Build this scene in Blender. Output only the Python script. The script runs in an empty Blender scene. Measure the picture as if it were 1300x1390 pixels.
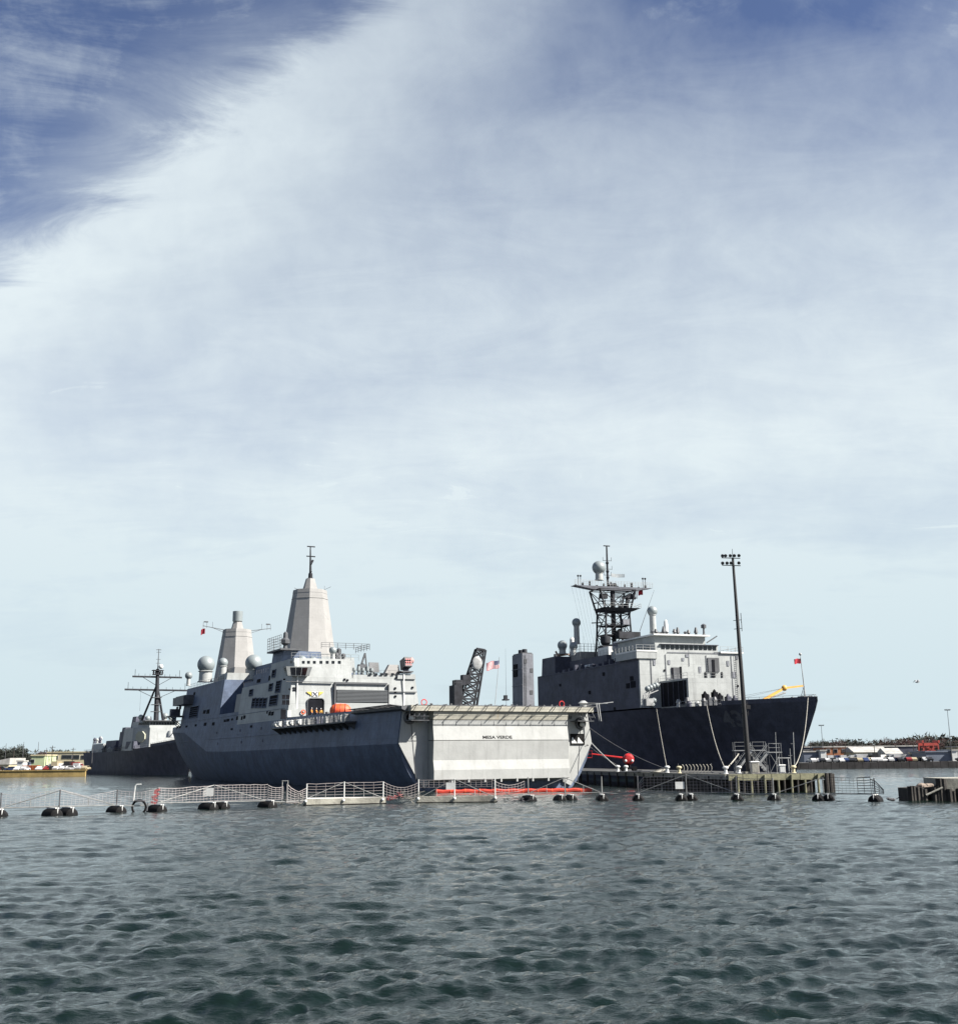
import bpy, bmesh, math, random
import numpy as np
from mathutils import Vector, Matrix
from mathutils.bvhtree import BVHTree
R = math.radians
random.seed(7)
rng = np.random.default_rng(11)
sc = bpy.context.scene
col = sc.collection

# ------------------------------------------------------------------ camera
CX, CY, FPX, CAMH = 650.0, 650.0, 1600.0, 4.5
PITCH = math.atan((1029 - 650) / FPX)
ROLL = R(-0.6)
cam = bpy.data.cameras.new('camera')
cam_ob = bpy.data.objects.new('camera', cam)
col.objects.link(cam_ob)
cam.sensor_fit = 'VERTICAL'
cam.sensor_height = 24.0
cam.sensor_width = 24.0 * 1300 / 1390
cam.lens = 24.0 * FPX / 1390
cam.shift_y = -45 / 1390
cam.clip_start = 0.5
cam.clip_end = 60000
CAMM = Matrix.Translation((0, 0, CAMH)) @ Matrix.Rotation(R(90) + PITCH, 4, 'X') @ Matrix.Rotation(ROLL, 4, 'Z')
cam_ob.matrix_world = CAMM
sc.camera = cam_ob
CAM3 = CAMM.to_3x3()
EYE = Vector((0, 0, CAMH))

# ------------------------------------------------------------------ sun, sky, exposure
SUN = Vector((1.05, -0.32, 0.96)).normalized()
sun_el = math.asin(SUN.z)
sun_az = math.atan2(SUN.x, SUN.y)
sl = bpy.data.lights.new('sun', 'SUN')
sl.energy = 5.0
sl.angle = R(0.5)
sl.color = (1.0, 0.95, 0.87)
so = bpy.data.objects.new('sun', sl)
col.objects.link(so)
so.rotation_euler = SUN.to_track_quat('Z', 'Y').to_euler()
sc.view_settings.view_transform = 'Standard'
sc.view_settings.look = 'None'
sc.view_settings.gamma = 1
sc.view_settings.use_curve_mapping = False
sc.view_settings.exposure = 1.6

world = bpy.data.worlds.new('World')
sc.world = world
world.use_nodes = True


class NT:
    def __init__(s, tree):
        s.t = tree
        s.t.nodes.clear()

    def n(s, typ, ins=None, **kw):
        nd = s.t.nodes.new(typ)
        for k, v in kw.items():
            setattr(nd, k, v)
        for k, v in (ins or {}).items():
            sk = nd.inputs[k]
            if hasattr(v, 'links') or isinstance(v, bpy.types.NodeSocket):
                s.t.links.new(v, sk)
            else:
                sk.default_value = v
        return nd

    def math(s, op, a, b=0.0, c=None, clamp=False):
        nd = s.t.nodes.new('ShaderNodeMath')
        nd.operation = op
        nd.use_clamp = clamp
        for i, v in enumerate((a, b, c)):
            if v is None:
                continue
            if isinstance(v, bpy.types.NodeSocket):
                s.t.links.new(v, nd.inputs[i])
            else:
                nd.inputs[i].default_value = v
        return nd.outputs[0]

    def mix(s, f, a, b, mode='MIX'):
        nd = s.t.nodes.new('ShaderNodeMix')
        nd.data_type = 'RGBA'
        nd.blend_type = mode
        for k, v in ((0, f), (6, a), (7, b)):
            if isinstance(v, bpy.types.NodeSocket):
                s.t.links.new(v, nd.inputs[k])
            else:
                nd.inputs[k].default_value = v if k == 0 else (tuple(v) + (1,))[:4]
        return nd.outputs[2]

    def ramp(s, v, a, b, smooth=True):
        nd = s.t.nodes.new('ShaderNodeMapRange')
        nd.interpolation_type = 'SMOOTHSTEP' if smooth else 'LINEAR'
        s.t.links.new(v, nd.inputs[0])
        nd.inputs[1].default_value = a
        nd.inputs[2].default_value = b
        return nd.outputs[0]

    def noise(s, vec, scale, detail=4, rough=0.55, dist=0.0):
        nd = s.n('ShaderNodeTexNoise', {'Scale': scale, 'Detail': detail, 'Roughness': rough, 'Distortion': dist})
        s.t.links.new(vec, nd.inputs['Vector'])
        return nd.outputs['Fac']


SX, SY = 1.9, 9.3


def build_sky():
    N = NT(world.node_tree)
    tc = N.n('ShaderNodeTexCoord')
    d = tc.outputs['Generated']
    sky = N.n('ShaderNodeTexSky', sky_type='NISHITA', sun_disc=False, sun_elevation=sun_el, sun_rotation=sun_az,
              air_density=1.0, dust_density=0.6, ozone_density=2.0)
    sep = N.n('ShaderNodeSeparateXYZ', {0: d})
    x, y, z = sep.outputs
    zz = N.math('ADD', N.math('MAXIMUM', z, 0.0), 0.16)
    px = N.math('DIVIDE', x, zz)
    py = N.math('DIVIDE', y, zz)
    cb = N.n('ShaderNodeCombineXYZ', {0: px, 1: py, 2: 0.0})
    # a thin high cloud sheet with streaks; its ragged edge crosses the sky and leaves it clear beyond
    mp = N.n('ShaderNodeMapping', {'Vector': cb.outputs[0], 'Rotation': (0, 0, -EDGE_DIR), 'Scale': (0.68, 1.35, 1)})
    big = N.noise(mp.outputs[0], 1.1, 6, 0.55, 0.5)
    fine = N.noise(mp.outputs[0], 4.5, 10, 0.68, 1.1)
    mp2 = N.n('ShaderNodeMapping', {'Vector': cb.outputs[0], 'Location': (SX, SY, 0), 'Rotation': (0, 0, R(-60)), 'Scale': (0.8, 1.3, 1)})
    soft = N.noise(mp2.outputs[0], 0.9, 5, 0.5, 0.2)
    puff = N.noise(d, 22.0, 8, 0.6, 0.2)
    # signed distance to the sheet's edge (a plane through the sky directions), positive inside the sheet
    a, b, c, k = EDGE
    lin = N.math('ADD', N.math('ADD', N.math('MULTIPLY', x, a), N.math('MULTIPLY', y, b)),
                 N.math('ADD', N.math('MULTIPLY', z, c), k))
    wob = N.math('MULTIPLY', N.math('SUBTRACT', big, 0.5), 0.16)
    wob2 = N.math('MULTIPLY', N.math('SUBTRACT', fine, 0.5), 0.10)
    e = N.math('ADD', N.math('ADD', lin, wob), wob2)
    sheet = N.ramp(e, -0.075, 0.045)
    # thin veil that stays beyond the edge and thickens low down
    veil = N.math('MULTIPLY', N.ramp(z, 0.55, 0.12), 0.9)
    veil = N.math('MULTIPLY', veil, N.ramp(N.math('ADD', fine, N.math('MULTIPLY', soft, 0.5)), 0.35, 1.0))
    wisps = N.math('MULTIPLY', N.ramp(N.math('ADD', N.math('MULTIPLY', fine, 0.6), N.math('MULTIPLY', puff, 0.4)), 0.42, 0.72), 0.42)
    thick = N.math('ADD', 0.60, N.math('MULTIPLY', N.ramp(soft, 0.30, 0.66), 0.30))
    thick = N.math('ADD', thick, N.math('MULTIPLY', N.math('SUBTRACT', fine, 0.5), 0.34))
    thick = N.math('ADD', thick, N.math('MULTIPLY', N.ramp(z, 0.34, 0.02), 0.30))
    thick = N.math('ADD', thick, N.math('MULTIPLY', N.math('SUBTRACT', puff, 0.5), 0.30))
    # the sheet grows thinner overhead
    thick = N.math('SUBTRACT', thick, N.math('MULTIPLY', N.ramp(z, 0.30, 0.66), 0.78))
    # brighter fibrous rim of the sheet
    rim = N.math('MULTIPLY', N.ramp(e, 0.0, 0.04), N.math('SUBTRACT', 1.0, N.ramp(e, 0.04, 0.15)))
    rim = N.math('MULTIPLY', rim, 0.42)
    dens = N.math('MULTIPLY', sheet, N.math('ADD', thick, rim))
    dens = N.math('MAXIMUM', dens, N.math('ADD', veil, wisps), clamp=True)
    dens = N.math('MINIMUM', dens, 1.0, clamp=True)
    low = N.ramp(z, 0.30, 0.0)
    ccol = N.mix(low, (2.58, 2.88, 3.02), (2.16, 2.60, 2.78))
    skyc = N.mix(1.0, sky.outputs[0], (0.34, 0.325, 0.375), 'MULTIPLY')
    c2 = N.mix(dens, skyc, ccol)
    bg = N.n('ShaderNodeBackground', {'Color': c2, 'Strength': 0.1})
    out = N.n('ShaderNodeOutputWorld', {'Surface': bg.outputs[0]})


def ray(px, py):
    return (CAM3 @ Vector(((px - CX) / FPX, (CY - py) / FPX, -1.0))).normalized()


# edge plane of the cloud sheet: passes the directions seen at these two spots, tilted
e1, e2 = ray(10, 340), ray(350, 60)
nrm = e1.cross(e2).normalized()
if nrm.dot(ray(900, 600)) < 0:
    nrm = -nrm
EDGE = (nrm.x, nrm.y, nrm.z, 0.0)
q1_, q2_ = [Vector((v.x, v.y)) / (v.z + 0.16) for v in (e1, e2)]
EDGE_DIR = math.atan2(q2_.y - q1_.y, q2_.x - q1_.x)
build_sky()


def world_hit(px, py, p0, n):
    d = ray(px, py)
    t = (Vector(p0) - EYE).dot(Vector(n)) / d.dot(Vector(n))
    return EYE + d * t


def on_water(px, py, z=0.0):
    return world_hit(px, py, (0, 0, z), (0, 0, 1))


def at_depth(px, py, D):
    return world_hit(px, py, (0, D, 0), (0, 1, 0))


# ------------------------------------------------------------------ materials
MATS = {}
ALB = 0.66     # paint is darker than it looks in this bright exposure


def pmat(name, color, rough=0.6, metal=0.0, var=0.12, streak=0.0, rust=0.0, plates=0.0, scale=1.0, bump=0.15, color2=None, spec=0.5):
    m = bpy.data.materials.new(name)
    m.use_nodes = True
    N = NT(m.node_tree)
    tc = N.n('ShaderNodeTexCoord')
    o = tc.outputs['Object']
    n1 = N.noise(o, 0.35 * scale, 5, 0.6)
    n2 = N.noise(o, 3.0 * scale, 6, 0.65)
    color = tuple(v * ALB for v in color)
    c = tuple(color)
    dark = tuple(v * (1 - 2.2 * var) for v in c)
    light = tuple(min(1, v * (1 + 1.3 * var)) for v in c)
    cc = N.mix(N.ramp(n1, 0.3, 0.7), dark, light)
    cc = N.mix(N.math('MULTIPLY', N.ramp(n2, 0.45, 0.8), 0.35), cc, color2 or tuple(v * (1 - 2 * var) for v in c))
    if streak > 0:
        mp = N.n('ShaderNodeMapping', {'Vector': o, 'Scale': (1.0, 1.0, 0.05)})
        s = N.noise(mp.outputs[0], 1.3, 6, 0.7)
        cc = N.mix(N.math('MULTIPLY', N.ramp(s, 0.50, 0.72), streak), cc, tuple(v * 0.45 for v in c))
        s3 = N.noise(mp.outputs[0], 3.1, 5, 0.7)
        cc = N.mix(N.math('MULTIPLY', N.ramp(s3, 0.55, 0.75), streak * 0.5), cc, tuple(min(1, v * 1.25) for v in c))
    if rust > 0:
        mp = N.n('ShaderNodeMapping', {'Vector': o, 'Location': (5, 2, 9), 'Scale': (1.0, 1.0, 0.18)})
        s = N.noise(mp.outputs[0], 0.55, 8, 0.75)
        cc = N.mix(N.math('MULTIPLY', N.ramp(s, 0.58, 0.74), rust), cc, (0.42, 0.26, 0.07) if rust > .5 else (0.22, 0.12, 0.05))
    h = n2
    if plates > 0:
        sp = N.n('ShaderNodeSeparateXYZ', {0: o})
        cb = N.n('ShaderNodeCombineXYZ', {0: N.math('ADD', sp.outputs[0], sp.outputs[1]), 1: sp.outputs[2], 2: 0.0})
        br = N.n('ShaderNodeTexBrick', {'Vector': cb.outputs[0], 'Color1': (1, 1, 1, 1), 'Color2': (0.93, 0.93, 0.93, 1),
                                        'Mortar': (0.55, 0.55, 0.55, 1), 'Scale': 1.0, 'Mortar Size': 0.035,
                                        'Mortar Smooth': 0.6, 'Brick Width': 7.3, 'Row Height': 2.45})
        cc = N.mix(plates, cc, br.outputs[0], 'MULTIPLY')
        h = N.math('ADD', N.math('ADD', N.math('MULTIPLY', n2, 0.4), N.math('MULTIPLY', n1, 2.0)), N.math('MULTIPLY', br.outputs['Fac'], -0.5))
        n4 = N.noise(o, 1.1 * scale, 3, 0.5)
        h = N.math('ADD', h, N.math('MULTIPLY', n4, 1.6))
        bump = bump * 2.0
    bp = N.n('ShaderNodeBump', {'Height': h, 'Strength': bump, 'Distance': 0.12})
    rr = N.math('ADD', rough - 0.08, N.math('MULTIPLY', n2, 0.16))
    b = N.n('ShaderNodeBsdfPrincipled', {'Base Color': cc, 'Roughness': rr, 'Metallic': metal, 'Normal': bp.outputs[0],
                                         'Specular IOR Level': spec})
    N.n('ShaderNodeOutputMaterial', {'Surface': b.outputs[0]})
    MATS[name] = m
    return m


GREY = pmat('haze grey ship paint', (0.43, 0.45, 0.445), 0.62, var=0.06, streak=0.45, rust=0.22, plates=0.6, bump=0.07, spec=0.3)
GREY_SHADED = pmat('shaded haze grey paint', (0.122, 0.160, 0.242), 0.6, var=0.12, streak=0.65, rust=0.10, plates=0.5, spec=0.3)  # same haze grey, darkened and blued: side shade is put into the colour
GATE = pmat('weathered stern gate paint', (0.41, 0.42, 0.412), 0.65, var=0.05, streak=0.35, rust=0.14, spec=0.3)
GATER = pmat('rust stained deck edge paint', (0.46, 0.445, 0.38), 0.65, var=0.08, streak=0.3, rust=0.85, spec=0.3)
DGREY = pmat('dark grey paint with hull shade', (0.085, 0.09, 0.125), 0.65, var=0.14, streak=0.5, rust=0.12, plates=0.6, spec=0.25)  # shade of hulls and side walls is in this colour; also plain dark fittings
MAST = pmat('mast panel paint', (0.335, 0.33, 0.322), 0.65, var=0.04, streak=0.16, plates=0.35, bump=0.04, spec=0.3)
DECK = pmat('nonskid deck grey', (0.075, 0.08, 0.085), 0.85, var=0.2)
BLACK = pmat('black rubber', (0.012, 0.012, 0.013), 0.75, var=0.2, scale=3, spec=0.12)
GLASS = pmat('dark window glass', (0.012, 0.014, 0.018), 0.12, var=0.1, bump=0.0)
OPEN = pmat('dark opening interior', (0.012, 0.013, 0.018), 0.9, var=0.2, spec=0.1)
MGREY = pmat('medium grey ship paint', (0.22, 0.23, 0.26), 0.65, var=0.08, streak=0.4, rust=0.12, plates=0.6, spec=0.25)
FRED = pmat('flag red cloth', (0.50, 0.03, 0.05), 0.9, var=0.05)
STEEL = pmat('painted steel fittings', (0.085, 0.09, 0.10), 0.55, var=0.2, scale=2)
DMAST = pmat('dark steel with backlit tone', (0.035, 0.037, 0.045), 0.7, var=0.2, scale=2, spec=0.2)  # near-black includes the backlit shade of masts and crane, put into the colour
LSTEEL = pmat('light steel fittings', (0.38, 0.39, 0.39), 0.5, var=0.15, scale=2)
WHITE = pmat('white paint', (0.75, 0.76, 0.74), 0.5, var=0.06, scale=2)
DOME = pmat('radome white grey', (0.25, 0.285, 0.295), 0.45, var=0.05)
ORANGE = pmat('orange cover', (0.80, 0.12, 0.03), 0.6, var=0.1, scale=2)
RED = pmat('red paint', (0.62, 0.025, 0.025), 0.45, var=0.1, scale=2)
YEL = pmat('yellow crane paint', (0.75, 0.42, 0.08), 0.5, var=0.08)
YELM = pmat('yellow marking', (0.72, 0.55, 0.10), 0.6, var=0.05)
ROPE = pmat('mooring rope', (0.36, 0.345, 0.30), 0.9, var=0.15, scale=6)
DROPE = pmat('dark mooring rope', (0.12, 0.12, 0.13), 0.9, var=0.15, scale=6)
GALV = pmat('galvanised frame', (0.26, 0.265, 0.26), 0.6, metal=0.1, var=0.15, scale=3)
DGALV = pmat('darkened post steel', (0.10, 0.10, 0.11), 0.6, var=0.3, scale=4)
NETW = pmat('pale net rope', (0.36, 0.325, 0.325), 0.9, var=0.1, scale=5)
NETD = pmat('dark net rope', (0.05, 0.05, 0.055), 0.9, var=0.2, scale=5)
CONC = pmat('weathered concrete', (0.36, 0.35, 0.30), 0.9, var=0.18, streak=0.4, rust=0.2, scale=2, bump=0.4)
CONY = pmat('algae stained pier edge', (0.235, 0.23, 0.145), 0.9, var=0.2, streak=0.4, rust=0.3, scale=3, bump=0.4)
QUAY = pmat('ochre quay wall', (0.42, 0.30, 0.11), 0.85, var=0.15, streak=0.5, rust=0.3, bump=0.3)
DWALL = pmat('dark bulkhead wall', (0.03, 0.028, 0.03), 0.9, var=0.3, streak=0.3, rust=0.1)
TIMB = pmat('dark wet timber', (0.035, 0.03, 0.025), 0.85, var=0.3, scale=3, bump=0.5)
ASPH = pmat('asphalt', (0.05, 0.05, 0.05), 0.9, var=0.15)
CREAM = pmat('cream wall', (0.62, 0.55, 0.36), 0.8, var=0.06)
PGREEN = pmat('pale green wall', (0.52, 0.60, 0.36), 0.8, var=0.06)
BRICKR = pmat('orange brick wall', (0.42, 0.17, 0.08), 0.85, var=0.12)
WROOF = pmat('white metal roof', (0.5, 0.49, 0.46), 0.6, var=0.14, streak=0.4, rust=0.2)
BLUEG = pmat('blue grey metal wall', (0.16, 0.19, 0.25), 0.6, var=0.1)
BARK = pmat('bark', (0.05, 0.038, 0.03), 0.9, var=0.2)
LEAFD = pmat('dark evergreen foliage', (0.028, 0.036, 0.024), 0.8, var=0.3, scale=0.6)
TWIG = pmat('bare reddish twigs', (0.085, 0.042, 0.040), 0.9, var=0.3, scale=0.6)
SKIN = pmat('skin', (0.35, 0.20, 0.14), 0.5, var=0.05)
HIVIS = pmat('orange work jacket', (0.90, 0.30, 0.03), 0.7, var=0.06)
NAVY = pmat('navy blue coverall', (0.03, 0.04, 0.08), 0.8, var=0.1)
HAIR = pmat('dark hair', (0.02, 0.015, 0.012), 0.7, var=0.1)
GULL = pmat('gull feathers', (0.35, 0.36, 0.38), 0.8, var=0.1)
CARS = [pmat('car paint ' + n, c, 0.3, var=0.02) for n, c in (
    ('white', (0.6, 0.6, 0.6)), ('silver', (0.42, 0.43, 0.44)), ('black', (0.02, 0.02, 0.022)),
    ('blue', (0.03, 0.05, 0.13)), ('red', (0.26, 0.03, 0.03)), ('tan', (0.42, 0.36, 0.24)), ('yellow', (0.75, 0.5, 0.04)))]
CARN = ['white', 'silver', 'black', 'blue', 'red', 'tan', 'yellow']


def flag_mat():
    m = bpy.data.materials.new('striped flag cloth')
    m.use_nodes = True
    N = NT(m.node_tree)
    uv = N.n('ShaderNodeTexCoord').outputs['UV']
    sp = N.n('ShaderNodeSeparateXYZ', {0: uv})
    u, v = sp.outputs[0], sp.outputs[1]
    st = N.math('GREATER_THAN', N.math('MODULO', N.math('ADD', N.math('MULTIPLY', v, 13.0), 0.0), 2.0), 1.0)
    c = N.mix(st, (0.55, 0.03, 0.05), (0.78, 0.76, 0.74))
    can = N.math('MULTIPLY', N.math('LESS_THAN', u, 0.40), N.math('GREATER_THAN', v, 6 / 13))
    cu = N.math('SUBTRACT', N.math('FRACT', N.math('MULTIPLY', u, 15.0)), 0.5)
    cv = N.math('SUBTRACT', N.math('FRACT', N.math('MULTIPLY', v, 11.1)), 0.5)
    rr = N.math('ADD', N.math('MULTIPLY', cu, cu), N.math('MULTIPLY', cv, cv))
    star = N.math('LESS_THAN', rr, 0.05)
    cc = N.mix(star, (0.02, 0.03, 0.13), (0.78, 0.78, 0.78))
    c = N.mix(can, c, cc)
    b = N.n('ShaderNodeBsdfPrincipled', {'Base Color': c, 'Roughness': 0.85})
    tr = N.n('ShaderNodeBsdfTranslucent', {'Color': c})
    mx = N.n('ShaderNodeMixShader', {0: 0.35, 1: b.outputs[0], 2: tr.outputs[0]})
    N.n('ShaderNodeOutputMaterial', {'Surface': mx.outputs[0]})
    return m


FLAG = flag_mat()


# ------------------------------------------------------------------ mesh helpers
def frame_from(d):
    d = Vector(d).normalized()
    a = Vector((0, 0, 1)) if abs(d.z) < 0.95 else Vector((1, 0, 0))
    x = d.cross(a).normalized()
    return x, d.cross(x).normalized()


class MB:
    def __init__(s):
        s.v = []
        s.f = []

    def add(s, vs, fs):
        b = len(s.v)
        s.v += [tuple(p) for p in vs]
        s.f += [tuple(i + b for i in f) for f in fs]
        return s

    def box(s, x0, x1, y0, y1, z0, z1, M=None):
        vs = [(x0, y0, z0), (x1, y0, z0), (x1, y1, z0), (x0, y1, z0), (x0, y0, z1), (x1, y0, z1), (x1, y1, z1), (x0, y1, z1)]
        if M is not None:
            vs = [tuple(M @ Vector(p)) for p in vs]
        return s.add(vs, [(3, 2, 1, 0), (4, 5, 6, 7), (0, 1, 5, 4), (1, 2, 6, 5), (2, 3, 7, 6), (3, 0, 4, 7)])

    def cbox(s, c, d, rz=0.0, rx=0.0, ry=0.0):
        M = Matrix.Translation(c) @ Matrix.Rotation(rz, 4, 'Z') @ Matrix.Rotation(ry, 4, 'Y') @ Matrix.Rotation(rx, 4, 'X')
        return s.box(-d[0] / 2, d[0] / 2, -d[1] / 2, d[1] / 2, -d[2] / 2, d[2] / 2, M)

    def hexa(s, bottom, top):
        n = len(bottom)
        return s.add(list(bottom) + list(top), [tuple(range(n))[::-1], tuple(range(n, 2 * n))] +
                     [(i, (i + 1) % n, n + (i + 1) % n, n + i) for i in range(n)])

    def tube(s, p0, p1, r0, r1=None, n=6, caps=True):
        r1 = r0 if r1 is None else r1
        p0, p1 = Vector(p0), Vector(p1)
        x, y = frame_from(p1 - p0)
        vs = []
        for p, r in ((p0, r0), (p1, r1)):
            for i in range(n):
                a = 2 * math.pi * (i + 0.5) / n
                vs.append(p + x * (r * math.cos(a)) + y * (r * math.sin(a)))
        fs = [(i, (i + 1) % n, n + (i + 1) % n, n + i) for i in range(n)]
        if caps:
            fs += [tuple(range(n))[::-1], tuple(range(n, 2 * n))]
        return s.add(vs, fs)

    def path(s, pts, r, n=5):
        for a, b in zip(pts[:-1], pts[1:]):
            s.tube(a, b, r, n=n)
        return s

    def ball(s, c, r, n=14, m=9, sc=(1, 1, 1), cut=-1.0):
        vs, fs = [], []
        for j in range(m + 1):
            t = math.pi * j / m
            z = max(math.cos(t), cut)
            q = math.sin(t) if math.cos(t) > cut else math.sqrt(max(0, 1 - cut * cut)) * (1 if j < m else 0.001)
            for i in range(n):
                a = 2 * math.pi * i / n
                vs.append((c[0] + r * sc[0] * q * math.cos(a), c[1] + r * sc[1] * q * math.sin(a), c[2] + r * sc[2] * z))
        for j in range(m):
            for i in range(n):
                fs.append((j * n + i, (j + 1) * n + i, (j + 1) * n + (i + 1) % n, j * n + (i + 1) % n))
        return s.add(vs, fs)

    def lathe(s, c, prof, n=12):
        vs, fs = [], []
        for r, z in prof:
            for i in range(n):
                a = 2 * math.pi * (i + 0.5) / n
                vs.append((c[0] + r * math.cos(a), c[1] + r * math.sin(a), c[2] + z))
        k = len(prof)
        for j in range(k - 1):
            for i in range(n):
                fs.append((j * n + i, j * n + (i + 1) % n, (j + 1) * n + (i + 1) % n, (j + 1) * n + i))
        fs += [tuple(range(n))[::-1], tuple((k - 1) * n + i for i in range(n))]
        return s.add(vs, fs)

    def mesh(s, name, mat, smooth=True, ang=32):
        me = bpy.data.meshes.new(name)
        me.from_pydata([tuple(v) for v in s.v], [], s.f)
        bm = bmesh.new()
        bm.from_mesh(me)
        bmesh.ops.remove_doubles(bm, verts=bm.verts, dist=1e-5)
        bmesh.ops.recalc_face_normals(bm, faces=bm.faces)
        bm.to_mesh(me)
        bm.free()
        if smooth:
            me.polygons.foreach_set('use_smooth', [True] * len(me.polygons))
            me.set_sharp_from_angle(angle=R(ang))
        me.materials.append(mat)
        return me

    def build(s, name, mat, parent=None, loc=None, rz=0.0, smooth=True, kind=None, label=None, ang=32):
        me = s.mesh(name, mat, smooth, ang)
        return link(name, me, parent, loc, rz, kind, label)


def link(name, me, parent=None, loc=None, rz=0.0, kind=None, label=None):
    o = bpy.data.objects.new(name, me)
    col.objects.link(o)
    if parent is not None:
        o.parent = parent
    if loc is not None:
        o.location = loc
    if rz:
        o.rotation_euler = (0, 0, rz)
    if kind:
        o['kind'] = kind
    if label:
        o['label'] = label
    return o


def tag(o, label, cat, group=None):
    o['label'] = label
    o['category'] = cat
    if group:
        o['group'] = group
    return o


def thing(name, label, cat, loc=(0, 0, 0), rz=0.0, group=None):
    o = bpy.data.objects.new(name, None)
    o.empty_display_size = 0.5
    col.objects.link(o)
    o.location = loc
    o.rotation_euler = (0, 0, rz)
    return tag(o, label, cat, group)


UNIT = {}


def unit_box(mat):
    if mat.name not in UNIT:
        UNIT[mat.name] = MB().box(-.5, .5, -.5, .5, -.5, .5).mesh('unit_block', mat, False)
    return UNIT[mat.name]


def piece(name, mat, parent, c, d, rz=0.0, rx=0.0, ry=0.0, label=None):
    o = bpy.data.objects.new(name, unit_box(mat))
    col.objects.link(o)
    o.parent = parent
    o.location = c
    o.scale = d
    o.rotation_euler = (rx, ry, rz)
    if label:
        o['label'] = label
    return o


def frames_at(pts, h, post=0.025, wires=(0.5, 1.0), step=1.6):
    """guard rail along a polyline"""
    m = MB()
    for a, b in zip(pts[:-1], pts[1:]):
        a, b = Vector(a), Vector(b)
        n = max(1, int((b - a).length / step))
        for i in range(n + 1):
            p = a.lerp(b, i / n)
            m.tube(p, p + Vector((0, 0, h)), post, n=4)
        for w in wires:
            m.tube(a + Vector((0, 0, h * w)), b + Vector((0, 0, h * w)), post * 0.8, n=4)
    return m


class Ship:
    def __init__(s, name, label, cat, origin, axis):
        s.rz = math.atan2(axis[1], axis[0])
        s.root = thing(name, label, cat, origin, s.rz)
        s.M = Matrix.Translation(origin) @ Matrix.Rotation(s.rz, 4, 'Z')
        s.I = s.M.inverted()
        s.e = s.I @ EYE

    def hit(s, px, py, p0, n):
        d = s.I.to_3x3() @ ray(px, py)
        t = (Vector(p0) - s.e).dot(Vector(n)) / d.dot(Vector(n))
        return s.e + d * t

    def U(s, u, px, py):
        return s.hit(px, py, (u, 0, 0), (1, 0, 0))

    def V(s, v, px, py):
        return s.hit(px, py, (0, v, 0), (0, 1, 0))

    def W(s, w, px, py):
        return s.hit(px, py, (0, 0, w), (0, 0, 1))

    def rectU(s, u, x0, y0, x1, y1):
        a, b = s.U(u, x0, (y0 + y1) / 2), s.U(u, x1, (y0 + y1) / 2)
        c, d = s.U(u, (x0 + x1) / 2, y0), s.U(u, (x0 + x1) / 2, y1)
        return (u, (a.y + b.y) / 2, (c.z + d.z) / 2), abs(a.y - b.y), abs(c.z - d.z)


def interp(x, xs, ys):
    return float(np.interp(x, xs, ys))


def whip(m, p, h, lean=(0, 0)):
    m.tube(p, (p[0] + lean[0], p[1] + lean[1], p[2] + h), 0.06, 0.02, n=4)


def radome(parent, c, r, base_r, base_h, mat=None):
    m = MB()
    m.ball(c, r, 20, 14)
    o = m.build('radome', mat or DOME, parent)
    b = MB()
    b.lathe((c[0], c[1], c[2] - r * 0.8 - base_h), [(base_r * 1.15, 0), (base_r * 1.15, 0.2), (base_r, 0.25), (base_r * 0.95, base_h - 0.1), (base_r * 1.15, base_h), (base_r * 1.1, base_h + 0.12)], 14)
    b.build('pedestal', GREY, o)
    return o


def text_mesh(s, size, extrude=0.0):
    cu = bpy.data.curves.new('lettering', 'FONT')
    cu.body = s
    cu.size = size
    cu.align_x = 'CENTER'
    cu.align_y = 'CENTER'
    cu.offset = size * 0.03
    cu.resolution_u = 3
    ob = bpy.data.objects.new('lettering', cu)
    col.objects.link(ob)
    dg = bpy.context.evaluated_depsgraph_get()
    me = bpy.data.meshes.new_from_object(ob.evaluated_get(dg))
    bpy.data.objects.remove(ob)
    return me


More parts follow.
